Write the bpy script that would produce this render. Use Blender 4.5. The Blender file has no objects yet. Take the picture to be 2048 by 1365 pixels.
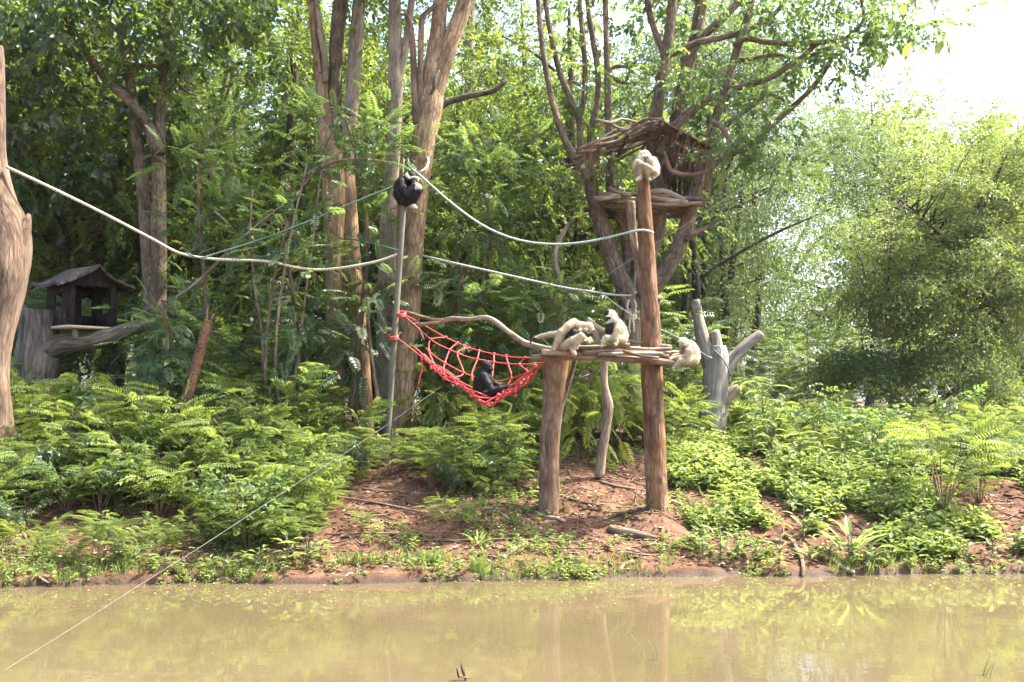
import bpy, math, random
import numpy as np
from mathutils import Vector, Matrix

# ------------------------------------------------------------------ camera, sky, sun, exposure
SC = bpy.context.scene
COL = SC.collection
F = 2010.0                      # focal length in pixels of the 2048-wide frame
CAMZ = 2.0
PITCH = math.atan(117.0 / F)
cam = bpy.data.cameras.new('camera')
cam.sensor_width = 36.0
cam.lens = 36.0 * F / 2048.0
cam.clip_start = 0.1
cam.clip_end = 2000.0
cam.dof.use_dof = True
cam.dof.focus_distance = 13.6
cam.dof.aperture_fstop = 3.2
camo = bpy.data.objects.new('camera', cam)
camo.location = (0, 0, CAMZ)
camo.rotation_euler = (math.pi / 2 + PITCH, 0, 0)
COL.objects.link(camo)
SC.camera = camo

SUN_AZ = math.radians(76)       # from +Y (view direction) towards +X
SUN_EL = math.radians(55)
world = bpy.data.worlds.new('World')
SC.world = world
world.use_nodes = True
wn = world.node_tree.nodes
wl = world.node_tree.links
wn.clear()
sky = wn.new('ShaderNodeTexSky')
sky.sky_type = 'NISHITA'
sky.sun_disc = False
sky.sun_elevation = SUN_EL
sky.sun_rotation = SUN_AZ
sky.altitude = 200
sky.air_density = 1.0
sky.dust_density = 5.0
sky.ozone_density = 1.0
bg = wn.new('ShaderNodeBackground')
bg.inputs['Strength'].default_value = 0.15
wo = wn.new('ShaderNodeOutputWorld')
wl.new(sky.outputs[0], bg.inputs[0])
wl.new(bg.outputs[0], wo.inputs[0])

sd = bpy.data.lights.new('sun', 'SUN')
sd.energy = 4.4
sd.angle = math.radians(2.5)
sd.color = (1.0, 0.95, 0.86)
sun = bpy.data.objects.new('sun', sd)
to_sun = Vector((math.sin(SUN_AZ) * math.cos(SUN_EL), math.cos(SUN_AZ) * math.cos(SUN_EL), math.sin(SUN_EL)))
sun.rotation_euler = (-to_sun).to_track_quat('-Z', 'Y').to_euler()
sun.location = (20, 20, 40)
COL.objects.link(sun)

SC.view_settings.view_transform = 'Standard'
SC.view_settings.look = 'None'
SC.view_settings.exposure = 2.28
SC.view_settings.gamma = 1.0
SC.view_settings.use_curve_mapping = False
SC.render.engine = 'CYCLES'
cy = SC.cycles
cy.max_bounces = 10
cy.diffuse_bounces = 7
cy.glossy_bounces = 3
cy.transmission_bounces = 6
cy.transparent_max_bounces = 4
cy.volume_bounces = 0
cy.caustics_reflective = False
cy.caustics_refractive = False
cy.sample_clamp_indirect = 6.0
cy.use_denoising = True
cy.use_adaptive_sampling = True
cy.adaptive_threshold = 0.015

# ------------------------------------------------------------------ geometry of the place
def at(px, py, Y):
    """the point at distance Y (world y) that the lens shows at pixel px, py of the 2048 x 1365 frame"""
    u = (px - 1024.0) / F
    v = (682.5 - py) / F
    cp, sp = math.cos(PITCH), math.sin(PITCH)
    d = np.array([u, cp - v * sp, sp + v * cp])
    return np.array([0, 0, CAMZ]) + d * (Y / d[1])

def mpp(Y):
    return Y / F

rng = np.random.default_rng(11)
random.seed(11)

def _hash(ix, iy, iz):
    h = (ix * 374761393 + iy * 668265263 + iz * 1274126177) & 0xffffffff
    h = ((h ^ (h >> 13)) * 1274126177) & 0xffffffff
    return ((h ^ (h >> 16)) & 0xffffff) / float(0xffffff)

def vnoise(p):
    p = np.asarray(p, dtype=np.float64)
    i = np.floor(p).astype(np.int64)
    f = p - i
    f = f * f * (3 - 2 * f)
    out = 0
    for dx in (0, 1):
        wx = f[..., 0] if dx else 1 - f[..., 0]
        for dy in (0, 1):
            wy = f[..., 1] if dy else 1 - f[..., 1]
            for dz in (0, 1):
                wz = f[..., 2] if dz else 1 - f[..., 2]
                out = out + wx * wy * wz * _hash(i[..., 0] + dx, i[..., 1] + dy, i[..., 2] + dz)
    return out * 2 - 1

def fbm(p, octs=3):
    p = np.asarray(p, dtype=np.float64)
    a, s, t = 1.0, 0.0, 0.0
    for k in range(octs):
        s = s + a * vnoise(p * (2.03 ** k) + 17.3 * k)
        t += a
        a *= 0.5
    return s / t

def shore(x):
    """y of the waterline on the far bank"""
    x = np.asarray(x, dtype=np.float64)
    xc = np.clip(x, -14, 14)
    z = np.zeros_like(x)
    return 11.26 + 0.078 * xc + 0.16 * vnoise(np.stack([x * 0.55, z + 3.1, z], -1)) + 0.06 * vnoise(np.stack([x * 2.3, z + 7.7, z], -1)) + 0.035 * vnoise(np.stack([x * 6.1, z + 2.7, z], -1))

_S = np.array([-60, -12, -8.6, -7.5, -3.0, -1.0, 0.0, 0.06, 0.5, 1.1, 1.8, 3.3, 4.6, 6.5, 12, 40, 120, 400])
_Z = np.array([0.5, 0.5, 0.35, -0.35, -0.7, -0.3, 0.0, 0.09, 0.16, 0.30, 0.57, 1.04, 1.28, 1.40, 1.42, 1.45, 1.6, 2.0])

def ground_z(x, y, fine=True):
    x = np.asarray(x, dtype=np.float64)
    y = np.asarray(y, dtype=np.float64)
    s = y - shore(x)
    z = np.interp(s, _S, _Z)
    amp = np.clip(s * 0.8, 0, 1)
    q = np.stack([x, y, np.zeros_like(x)], -1)
    z = z + amp * (0.10 * fbm(q * 0.8, 2))
    z = z - np.exp(-((s - .14) / .2) ** 2) * .085 * np.clip(.45 + vnoise(np.stack([x * 1.9, np.zeros_like(x) + 5.5, np.zeros_like(x)], -1)), 0, 1)
    if fine:
        z = z + np.clip(s * 3 + .75, 0, 1) * (0.035 * fbm(q * 3.7 + 9, 3) + 0.030 * fbm(q * 13.0, 2))
    # the earth heaped against the foot of the tall post
    pz = 0.16 * np.exp(-(((x - 1.80) / 0.35) ** 2 + ((y - 12.85) / 0.35) ** 2))
    return z + pz

def gz(x, y):
    return float(ground_z(np.array([x]), np.array([y]))[0])

def on_ground(px, py, y0=10.6, y1=60):
    """where the line of sight through px, py meets the ground"""
    Y = np.concatenate([np.linspace(y0, 22, 500), np.linspace(22.1, y1, 300)])
    P = np.array([at(px, py, v) for v in (1.0, 2.0)])
    d = P[1] - P[0]
    X = P[0][0] + d[0] * (Y - 1)
    Zr = P[0][2] + d[2] * (Y - 1)
    g = ground_z(X, Y)
    k = np.nonzero(Zr <= g)[0]
    k = k[0] if len(k) else len(Y) - 1
    return np.array([X[k], Y[k], g[k]])

def project(p):
    p = np.asarray(p, dtype=np.float64)
    cp, sp = math.cos(PITCH), math.sin(PITCH)
    dx, dy, dz = p[..., 0], p[..., 1], p[..., 2] - CAMZ
    f = dy * cp + dz * sp
    u = -dy * sp + dz * cp
    return 1024 + F * dx / f, 682.5 - F * u / f

# ------------------------------------------------------------------ mesh building
class MB:
    """collects vertices, faces and per-vertex attributes and links them as ONE mesh object"""
    def __init__(s):
        s.v, s.f, s.bk, s.tint, s.col = [], [], [], [], []
        s.n = 0

    def add(s, verts, faces, bk=None, tint=None, col=None):
        verts = np.asarray(verts, dtype=np.float64).reshape(-1, 3)
        m = len(verts)
        s.v.append(verts)
        s.f.extend([np.asarray(a, dtype=np.int64) + s.n for a in (faces if isinstance(faces, list) else [faces])])
        s.bk.append(verts if bk is None else np.asarray(bk).reshape(-1, 3))
        s.tint.append(np.full(m, 0.5) if tint is None else np.broadcast_to(np.asarray(tint, dtype=np.float64), (m,)))
        s.col.append(np.full((m, 3), 0.5) if col is None else np.broadcast_to(np.asarray(col, dtype=np.float64), (m, 3)))
        s.n += m
        return s

    def mesh(s, name, mat, origin=(0, 0, 0), smooth=True, attrs=('bk',)):
        V = np.concatenate(s.v) - np.asarray(origin)
        me = bpy.data.meshes.new(name)
        me.vertices.add(len(V))
        me.vertices.foreach_set('co', V.astype(np.float32).ravel())
        loops = np.concatenate([a.ravel() for a in s.f])
        cnt = np.concatenate([np.full(len(a), a.shape[1]) for a in s.f])
        start = np.concatenate([[0], np.cumsum(cnt)[:-1]])
        me.loops.add(len(loops))
        me.loops.foreach_set('vertex_index', loops.astype(np.int32))
        me.polygons.add(len(cnt))
        me.polygons.foreach_set('loop_start', start.astype(np.int32))
        me.polygons.foreach_set('use_smooth', np.full(len(cnt), smooth))
        if 'bk' in attrs:
            a = me.attributes.new('bk', 'FLOAT_VECTOR', 'POINT')
            a.data.foreach_set('vector', np.concatenate(s.bk).astype(np.float32).ravel())
        if 'tint' in attrs:
            a = me.attributes.new('tint', 'FLOAT', 'POINT')
            a.data.foreach_set('value', np.concatenate(s.tint).astype(np.float32))
        if 'col' in attrs:
            a = me.attributes.new('col', 'FLOAT_COLOR', 'POINT')
            c = np.concatenate(s.col)
            a.data.foreach_set('color', np.concatenate([c, np.ones((len(c), 1))], 1).astype(np.float32).ravel())
        me.update(calc_edges=True)
        me.validate()
        if mat is not None:
            me.materials.append(mat)
        return me

    def build(s, name, mat, parent=None, origin=None, smooth=True, attrs=('bk',)):
        if origin is None:
            origin = world_loc(parent) if parent is not None else (0, 0, 0)
        o = bpy.data.objects.new(name, s.mesh(name, mat, origin, smooth, attrs))
        if parent is None:
            o.location = origin
        else:
            o.parent = parent
        COL.objects.link(o)
        return o

def world_loc(o):
    p = np.zeros(3)
    while o is not None:
        p = p + np.array(o.location)
        o = o.parent
    return p

def tag(o, label=None, cat=None, group=None, kind=None):
    if label:
        o['label'] = label
    if cat:
        o['category'] = cat
    if group:
        o['group'] = group
    if kind:
        o['kind'] = kind
    return o

def thing(name, loc, label, cat, group=None):
    o = bpy.data.objects.new(name, None)
    o.empty_display_size = 0.2
    o.location = tuple(float(c) for c in loc)
    COL.objects.link(o)
    return tag(o, label, cat, group)

KIDS = {}
def copy_thing(root, loc, rz=0.0, scale=1.0, label=None, group=None, tilt=0.02):
    r = root.copy()
    COL.objects.link(r)
    r.location = tuple(float(c) for c in loc)
    r.rotation_euler = (random.gauss(0, tilt), random.gauss(0, tilt), rz)
    r.scale = (scale * random.uniform(.88, 1.14), scale * random.uniform(.88, 1.14), scale * random.uniform(.86, 1.14)) if tilt > .05 else (scale, scale, scale)
    if label:
        r['label'] = label
    if group:
        r['group'] = group
    if root.name not in KIDS:
        KIDS[root.name] = list(root.children)
    for ch in KIDS[root.name]:
        c = ch.copy()
        COL.objects.link(c)
        c.parent = r
    return r

def unit(v):
    v = np.asarray(v, dtype=np.float64)
    return v / np.maximum(np.linalg.norm(v, axis=-1, keepdims=True), 1e-9)

def spline(pts, n):
    """Catmull-Rom through pts (rows may carry extra columns such as the radius)"""
    P = np.asarray(pts, dtype=np.float64)
    if len(P) < 3:
        t = np.linspace(0, 1, n)[:, None]
        return P[0] * (1 - t) + P[-1] * t
    E = np.concatenate([[2 * P[0] - P[1]], P, [2 * P[-1] - P[-2]]])
    u = np.linspace(0, len(P) - 1 - 1e-9, n)
    k = u.astype(int)
    t = (u - k)[:, None]
    a, b, c, d = E[k], E[k + 1], E[k + 2], E[k + 3]
    return 0.5 * (2 * b + (c - a) * t + (2 * a - 5 * b + 4 * c - d) * t * t + (3 * b - a - 3 * c + d) * t ** 3)

def tube(mb, path, seg=10, step=None, rough=0.0, rscale=1.0, cap=True, seed=0.0, tint=None, n=None, flare=0.0):
    """a tapered round limb along path rows (x, y, z, radius), surface lumped by noise"""
    P = np.asarray(path, dtype=np.float64)
    L = np.sum(np.linalg.norm(np.diff(P[:, :3], axis=0), axis=1))
    if n is None:
        n = max(2, int(L / (step or max(0.05, 2.0 * P[:, 3].mean()))) + 1)
    Q = spline(P, n)
    c, r = Q[:, :3], np.maximum(Q[:, 3], 0.0008)
    tang = unit(np.gradient(c, axis=0))
    ref = np.array([0, 1.0, 0]) if abs(tang[0][1]) < 0.8 else np.array([1.0, 0, 0])
    N = np.zeros_like(c)
    v = unit(ref - tang[0] * np.dot(ref, tang[0]))
    for i in range(n):
        v = unit(v - tang[i] * np.dot(v, tang[i]))
        N[i] = v
    B = np.cross(tang, N)
    ang = np.linspace(0, 2 * math.pi, seg, endpoint=False)
    ca, sa = np.cos(ang), np.sin(ang)
    s = np.concatenate([[0], np.cumsum(np.linalg.norm(np.diff(c, axis=0), axis=1))])
    rr = np.repeat(r[:, None], seg, 1)
    bk = np.stack([rr * ca, rr * sa, np.repeat(s[:, None], seg, 1)], -1) + np.array([seed * 3.1, seed * 1.7, seed * 5.3])
    if rough > 0:
        q = np.stack([np.repeat(ca[None], n, 0) * 1.3 * rscale, np.repeat(sa[None], n, 0) * 1.3 * rscale, np.repeat(s[:, None] / np.maximum(r.mean() * 3.2, .02), seg, 1) * rscale], -1) + seed * 7.7
        rr = rr * (1 + rough * fbm(q, 3))
    if flare > 0:
        rr = rr * (1 + flare * np.exp(-s / (3 * r[0]))[:, None] * (0.7 + 0.5 * np.cos(ang * 3 + seed)[None]))
    V = c[:, None, :] + N[:, None, :] * (rr * ca)[..., None] + B[:, None, :] * (rr * sa)[..., None]
    idx = np.arange(n * seg).reshape(n, seg)
    nx = np.roll(idx, -1, 1)
    quads = np.stack([idx[:-1], nx[:-1], nx[1:], idx[1:]], -1).reshape(-1, 4)
    V = V.reshape(-1, 3)
    bk = bk.reshape(-1, 3)
    faces = [quads]
    if cap:
        tip = len(V)
        V = np.concatenate([V, [c[0]], [c[-1]]])
        bk = np.concatenate([bk, [bk[0] - [bk[0][0], 0, 0]], [bk[-1]]])
        faces.append(np.stack([np.roll(idx[0], -1), idx[0], np.full(seg, tip)], -1))
        faces.append(np.stack([idx[-1], np.roll(idx[-1], -1), np.full(seg, tip + 1)], -1))
    mb.add(V, faces, bk=bk, tint=tint)
    return mb

def pxpath(rows, Y, dY=0.0):
    """rows of (px, py, width_px[, extra depth]) -> (x, y, z, r) rows"""
    out = []
    for k, r in enumerate(rows):
        y = Y + (r[3] if len(r) > 3 else 0) + dY
        out.append(list(at(r[0], r[1], y)) + [r[2] * 0.5 * mpp(y)])
    return np.array(out)

def box(mb, c, size, rot=None, tint=None):
    c = np.asarray(c, dtype=np.float64)
    h = np.asarray(size, dtype=np.float64) / 2
    V = np.array([[x, y, z] for x in (-1, 1) for y in (-1, 1) for z in (-1, 1)]) * h
    bk = V.copy() + c
    if rot is not None:
        V = V @ np.asarray(rot).T
    mb.add(V + c, np.array([[0, 1, 3, 2], [4, 6, 7, 5], [0, 4, 5, 1], [2, 3, 7, 6], [0, 2, 6, 4], [1, 5, 7, 3]]), bk=bk, tint=tint)
    return mb

# ------------------------------------------------------------------ materials
def new_mat(name):
    m = bpy.data.materials.new(name)
    m.use_nodes = True
    nt = m.node_tree
    nt.nodes.clear()
    out = nt.nodes.new('ShaderNodeOutputMaterial')
    return m, nt, nt.nodes, nt.links, out

def ramp(nd, stops):
    r = nd.new('ShaderNodeValToRGB')
    while len(r.color_ramp.elements) < len(stops):
        r.color_ramp.elements.new(0.5)
    for e, (p, c) in zip(r.color_ramp.elements, stops):
        e.position = p
        e.color = (c[0], c[1], c[2], 1)
    return r

def bark_mat(name, dark, mid, light, scale=26.0, stretch=0.16, bump=0.6, rough=0.9, patch=None, patch_amt=0.5, crack=1.0):
    m, nt, nd, lk, out = new_mat(name)
    b = nd.new('ShaderNodeBsdfPrincipled')
    a = nd.new('ShaderNodeAttribute'); a.attribute_name = 'bk'
    mp = nd.new('ShaderNodeMapping'); mp.inputs['Scale'].default_value = (scale, scale, scale * stretch)
    lk.new(a.outputs['Vector'], mp.inputs[0])
    n1 = nd.new('ShaderNodeTexNoise'); n1.inputs['Scale'].default_value = 1.0; n1.inputs['Detail'].default_value = 6; n1.inputs['Roughness'].default_value = 0.65
    n1.inputs['Distortion'].default_value = 0.6
    lk.new(mp.outputs[0], n1.inputs['Vector'])
    v = nd.new('ShaderNodeTexVoronoi'); v.feature = 'DISTANCE_TO_EDGE'; v.inputs['Scale'].default_value = 1.1
    lk.new(mp.outputs[0], v.inputs['Vector'])
    rp = ramp(nd, [(0.30, dark), (0.50, mid), (0.72, light)])
    lk.new(n1.outputs[0], rp.inputs[0])
    cr = ramp(nd, [(0.0, (0.45, 0.42, 0.40)), (0.16 * crack, (1, 1, 1))])
    lk.new(v.outputs['Distance'], cr.inputs[0])
    mu = nd.new('ShaderNodeMix'); mu.data_type = 'RGBA'; mu.blend_type = 'MULTIPLY'; mu.inputs[0].default_value = 0.75
    lk.new(rp.outputs[0], mu.inputs[6]); lk.new(cr.outputs[0], mu.inputs[7])
    col = mu.outputs[2]
    n2 = nd.new('ShaderNodeTexNoise'); n2.inputs['Scale'].default_value = 1.0; n2.inputs['Detail'].default_value = 6; n2.inputs['Roughness'].default_value = 0.75
    mp2 = nd.new('ShaderNodeMapping'); mp2.inputs['Scale'].default_value = (7, 7, 1.6)
    lk.new(a.outputs['Vector'], mp2.inputs[0]); lk.new(mp2.outputs[0], n2.inputs['Vector'])
    if patch is not None:
        pr = ramp(nd, [(0.50 - 0.1, (0, 0, 0)), (0.50 + 0.12, (1, 1, 1))])
        lk.new(n2.outputs[0], pr.inputs[0])
        mx = nd.new('ShaderNodeMix'); mx.data_type = 'RGBA'; mx.blend_type = 'MIX'
        sc = nd.new('ShaderNodeMath'); sc.operation = 'MULTIPLY'; sc.inputs[1].default_value = patch_amt
        lk.new(pr.outputs[0], sc.inputs[0]); lk.new(sc.outputs[0], mx.inputs[0])
        lk.new(col, mx.inputs[6]); mx.inputs[7].default_value = (*patch, 1)
        col = mx.outputs[2]
    hsv = nd.new('ShaderNodeHueSaturation')
    mr = nd.new('ShaderNodeMapRange'); mr.inputs[1].default_value = 0.3; mr.inputs[2].default_value = 0.7; mr.inputs[3].default_value = 0.62; mr.inputs[4].default_value = 1.35
    n3 = nd.new('ShaderNodeTexNoise'); n3.inputs['Scale'].default_value = 2.2; n3.inputs['Detail'].default_value = 5
    lk.new(a.outputs['Vector'], n3.inputs['Vector']); lk.new(n3.outputs[0], mr.inputs[0]); lk.new(mr.outputs[0], hsv.inputs['Value'])
    lk.new(col, hsv.inputs['Color'])
    lk.new(hsv.outputs[0], b.inputs['Base Color'])
    b.inputs['Roughness'].default_value = rough
    b.inputs['Specular IOR Level'].default_value = 0.25
    ad = nd.new('ShaderNodeMath'); ad.operation = 'MULTIPLY_ADD'; ad.inputs[1].default_value = 0.8
    m2 = nd.new('ShaderNodeMath'); m2.operation = 'MINIMUM'; m2.inputs[1].default_value = 0.25
    lk.new(v.outputs['Distance'], m2.inputs[0]); lk.new(m2.outputs[0], ad.inputs[0]); lk.new(n1.outputs[0], ad.inputs[2])
    bp = nd.new('ShaderNodeBump'); bp.inputs['Strength'].default_value = bump; bp.inputs['Distance'].default_value = 0.03
    lk.new(ad.outputs[0], bp.inputs['Height']); lk.new(bp.outputs[0], b.inputs['Normal'])
    lk.new(b.outputs[0], out.inputs[0])
    return m

def leaf_mat(name, dark, mid, light, trans, t_amt=0.42, rough=0.42, spec=0.5):
    m, nt, nd, lk, out = new_mat(name)
    a = nd.new('ShaderNodeAttribute'); a.attribute_name = 'tint'
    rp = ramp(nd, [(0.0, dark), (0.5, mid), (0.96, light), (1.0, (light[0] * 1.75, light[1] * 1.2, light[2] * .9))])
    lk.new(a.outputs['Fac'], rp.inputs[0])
    b = nd.new('ShaderNodeBsdfPrincipled')
    lk.new(rp.outputs[0], b.inputs['Base Color'])
    b.inputs['Roughness'].default_value = rough
    b.inputs['Specular IOR Level'].default_value = spec
    t = nd.new('ShaderNodeBsdfTranslucent')
    tm = nd.new('ShaderNodeMix'); tm.data_type = 'RGBA'; tm.blend_type = 'MIX'
    tr = ramp(nd, [(0.0, tuple(c * 0.45 for c in trans)), (1.0, trans)])
    lk.new(a.outputs['Fac'], tr.inputs[0])
    lk.new(tr.outputs[0], t.inputs['Color'])
    mx = nd.new('ShaderNodeMixShader'); mx.inputs[0].default_value = t_amt
    lk.new(b.outputs[0], mx.inputs[1]); lk.new(t.outputs[0], mx.inputs[2])
    lk.new(mx.outputs[0], out.inputs[0])
    return m

def plain_mat(name, c1, c2, scale=8.0, rough=0.7, bump=0.15, metal=0.0, stretch=1.0, spec=0.4):
    m, nt, nd, lk, out = new_mat(name)
    b = nd.new('ShaderNodeBsdfPrincipled')
    a = nd.new('ShaderNodeAttribute'); a.attribute_name = 'bk'
    mp = nd.new('ShaderNodeMapping'); mp.inputs['Scale'].default_value = (scale, scale, scale * stretch)
    lk.new(a.outputs['Vector'], mp.inputs[0])
    n = nd.new('ShaderNodeTexNoise'); n.inputs['Scale'].default_value = 1; n.inputs['Detail'].default_value = 6; n.inputs['Roughness'].default_value = .65
    lk.new(mp.outputs[0], n.inputs['Vector'])
    rp = ramp(nd, [(0.32, c1), (0.68, c2)])
    lk.new(n.outputs[0], rp.inputs[0]); lk.new(rp.outputs[0], b.inputs['Base Color'])
    b.inputs['Roughness'].default_value = rough
    b.inputs['Metallic'].default_value = metal
    b.inputs['Specular IOR Level'].default_value = spec
    bp = nd.new('ShaderNodeBump'); bp.inputs['Strength'].default_value = bump; bp.inputs['Distance'].default_value = 0.01
    lk.new(n.outputs[0], bp.inputs['Height']); lk.new(bp.outputs[0], b.inputs['Normal'])
    lk.new(b.outputs[0], out.inputs[0])
    return m

def rope_mat(name, c1, c2, pitch=0.05):
    """three-strand twist: bands that run round the rope as they run along it"""
    m, nt, nd, lk, out = new_mat(name)
    b = nd.new('ShaderNodeBsdfPrincipled')
    a = nd.new('ShaderNodeAttribute'); a.attribute_name = 'bk'
    sp = nd.new('ShaderNodeSeparateXYZ'); lk.new(a.outputs['Vector'], sp.inputs[0])
    at2 = nd.new('ShaderNodeMath'); at2.operation = 'ARCTAN2'
    lk.new(sp.outputs[1], at2.inputs[0]); lk.new(sp.outputs[0], at2.inputs[1])
    ma = nd.new('ShaderNodeMath'); ma.operation = 'MULTIPLY_ADD'; ma.inputs[1].default_value = 2 * math.pi / pitch
    lk.new(sp.outputs[2], ma.inputs[0]); lk.new(at2.outputs[0], ma.inputs[2])
    sn = nd.new('ShaderNodeMath'); sn.operation = 'SINE'; lk.new(ma.outputs[0], sn.inputs[0])
    mr = nd.new('ShaderNodeMapRange'); mr.inputs[1].default_value = -1
    lk.new(sn.outputs[0], mr.inputs[0])
    n = nd.new('ShaderNodeTexNoise'); n.inputs['Scale'].default_value = 9; n.inputs['Detail'].default_value = 4
    lk.new(a.outputs['Vector'], n.inputs['Vector'])
    ad = nd.new('ShaderNodeMath'); ad.operation = 'MULTIPLY_ADD'; ad.inputs[1].default_value = 0.45
    lk.new(mr.outputs[0], ad.inputs[0]); lk.new(n.outputs[0], ad.inputs[2])
    rp = ramp(nd, [(0.35, c1), (0.8, c2)])
    lk.new(ad.outputs[0], rp.inputs[0]); lk.new(rp.outputs[0], b.inputs['Base Color'])
    b.inputs['Roughness'].default_value = 0.7
    bp = nd.new('ShaderNodeBump'); bp.inputs['Strength'].default_value = 0.4; bp.inputs['Distance'].default_value = 0.01
    lk.new(mr.outputs[0], bp.inputs['Height']); lk.new(bp.outputs[0], b.inputs['Normal'])
    lk.new(b.outputs[0], out.inputs[0])
    return m

M = {}
M['bark_tan'] = bark_mat('bark_tan', (0.14, 0.092, 0.050), (0.30, 0.205, 0.118), (0.44, 0.325, 0.205), scale=18, stretch=0.22, bump=0.9)
M['bark_orange'] = bark_mat('bark_orange', (0.15, 0.088, 0.040), (0.34, 0.208, 0.098), (0.48, 0.33, 0.18), scale=16, stretch=0.2, patch=(0.24, 0.20, 0.145), patch_amt=0.5)
M['bark_grey'] = bark_mat('bark_grey', (0.095, 0.073, 0.050), (0.23, 0.182, 0.130), (0.36, 0.305, 0.235), scale=18, stretch=0.2, patch=(0.32, 0.275, 0.21), patch_amt=0.5)
M['bark_dark'] = bark_mat('bark_dark', (0.035, 0.029, 0.022), (0.085, 0.070, 0.052), (0.17, 0.145, 0.11), scale=20, stretch=0.2)
M['bark_brown'] = bark_mat('bark_brown', (0.070, 0.049, 0.033), (0.170, 0.125, 0.085), (0.29, 0.225, 0.16), scale=22, stretch=0.28, bump=0.8)
M['post_red'] = bark_mat('post_red', (0.040, 0.025, 0.016), (0.150, 0.094, 0.056), (0.29, 0.205, 0.138), scale=11, stretch=0.3, patch=(0.235, 0.092, 0.032), patch_amt=0.55, bump=1.0)
M['post_brown'] = bark_mat('post_brown', (0.070, 0.045, 0.028), (0.215, 0.142, 0.090), (0.36, 0.265, 0.19), scale=11, stretch=0.3, patch=(0.20, 0.100, 0.048), patch_amt=0.6, bump=0.9)
M['post_pale'] = bark_mat('post_pale', (0.11, 0.070, 0.042), (0.34, 0.235, 0.145), (0.48, 0.37, 0.26), scale=14, stretch=0.2, patch=(0.085, 0.050, 0.032), patch_amt=0.6, bump=0.8)
M['stump_grey'] = bark_mat('stump_grey', (0.13, 0.115, 0.095), (0.30, 0.265, 0.22), (0.44, 0.40, 0.35), scale=11, stretch=0.13, bump=0.9, patch=(0.19, 0.165, 0.135), patch_amt=0.55)
M['stump_dark'] = bark_mat('stump_dark', (0.055, 0.045, 0.034), (0.150, 0.125, 0.098), (0.26, 0.22, 0.175), scale=11, stretch=0.13, bump=0.9)
M['stick_pale'] = bark_mat('stick_pale', (0.13, 0.090, 0.060), (0.32, 0.245, 0.175), (0.48, 0.40, 0.31), scale=18, stretch=0.18, bump=0.5, crack=0.6, patch=(0.16, 0.11, 0.075), patch_amt=0.5)
M['stick_brown'] = bark_mat('stick_brown', (0.070, 0.044, 0.028), (0.185, 0.122, 0.080), (0.32, 0.235, 0.165), scale=18, stretch=0.18, bump=0.5, crack=0.6)
M['bark_edge'] = bark_mat('bark_edge', (0.050, 0.031, 0.020), (0.150, 0.095, 0.060), (0.25, 0.170, 0.112), scale=13, stretch=0.2, bump=1.0, patch=(0.19, 0.145, 0.11), patch_amt=0.5)
M['cut_wood'] = plain_mat('cut_wood', (0.42, 0.30, 0.19), (0.56, 0.43, 0.30), scale=40, rough=0.85)
M['termite'] = bark_mat('termite_wood', (0.07, 0.035, 0.02), (0.20, 0.105, 0.06), (0.33, 0.2, 0.12), scale=34, stretch=0.6, bump=1.0)
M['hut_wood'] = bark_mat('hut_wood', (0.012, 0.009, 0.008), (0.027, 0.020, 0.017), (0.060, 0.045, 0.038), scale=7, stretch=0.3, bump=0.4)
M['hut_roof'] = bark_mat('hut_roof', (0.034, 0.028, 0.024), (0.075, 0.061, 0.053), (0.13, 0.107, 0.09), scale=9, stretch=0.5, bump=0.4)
M['hut_floor'] = plain_mat('hut_floor', (0.38, 0.30, 0.20), (0.60, 0.52, 0.40), scale=25, rough=0.8)
M['metal_pole'] = plain_mat('galvanised', (0.085, 0.077, 0.052), (0.175, 0.160, 0.115), scale=9, rough=0.75, metal=0.1, stretch=0.25)
M['rope_white'] = rope_mat('rope_white', (0.27, 0.235, 0.17), (0.54, 0.485, 0.37))
M['rope_green'] = rope_mat('rope_green', (0.045, 0.085, 0.066), (0.12, 0.185, 0.15))
M['rope_pale'] = rope_mat('rope_pale', (0.19, 0.25, 0.21), (0.40, 0.47, 0.41))
M['rope_red'] = rope_mat('rope_red', (0.30, 0.022, 0.024), (0.66, 0.085, 0.075), pitch=0.035)
M['rope_grey'] = rope_mat('rope_grey', (0.13, 0.13, 0.115), (0.36, 0.355, 0.32), pitch=0.06)
M['rope_tan'] = rope_mat('rope_tan', (0.30, 0.22, 0.12), (0.50, 0.40, 0.25))
M['wire'] = plain_mat('wire', (0.24, 0.24, 0.21), (0.42, 0.42, 0.38), scale=5, rough=0.5)
M['cable'] = plain_mat('cable', (0.10, 0.10, 0.09), (0.20, 0.20, 0.18), scale=5, rough=0.7)
M['thatch'] = plain_mat('thatch', (0.12, 0.075, 0.045), (0.33, 0.22, 0.14), scale=14, rough=0.95, stretch=0.2)

M['leaf_broad'] = leaf_mat('leaf_broad', (0.022, 0.040, 0.020), (0.050, 0.084, 0.036), (0.125, 0.175, 0.050), (0.30, 0.42, 0.06), 0.42, 0.36, 0.6)
M['leaf_yellow_backlit'] = leaf_mat('leaf_yellow_backlit', (0.040, 0.072, 0.018), (0.088, 0.135, 0.028), (0.155, 0.205, 0.042), (0.33, 0.42, 0.07), 0.5, 0.55, 0.35)  # brighter yellow-green stands for backlight, put into the leaf colour
M['leaf_feather'] = leaf_mat('leaf_feather', (0.026, 0.054, 0.025), (0.060, 0.108, 0.042), (0.130, 0.185, 0.060), (0.28, 0.41, 0.08), 0.45, 0.45)
M['leaf_grey'] = leaf_mat('leaf_grey', (0.034, 0.056, 0.034), (0.070, 0.105, 0.058), (0.13, 0.175, 0.085), (0.26, 0.36, 0.10), 0.40, 0.4)
M['leaf_fine'] = leaf_mat('leaf_fine', (0.045, 0.080, 0.028), (0.095, 0.142, 0.045), (0.17, 0.225, 0.065), (0.36, 0.46, 0.09), 0.45, 0.45)
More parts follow.
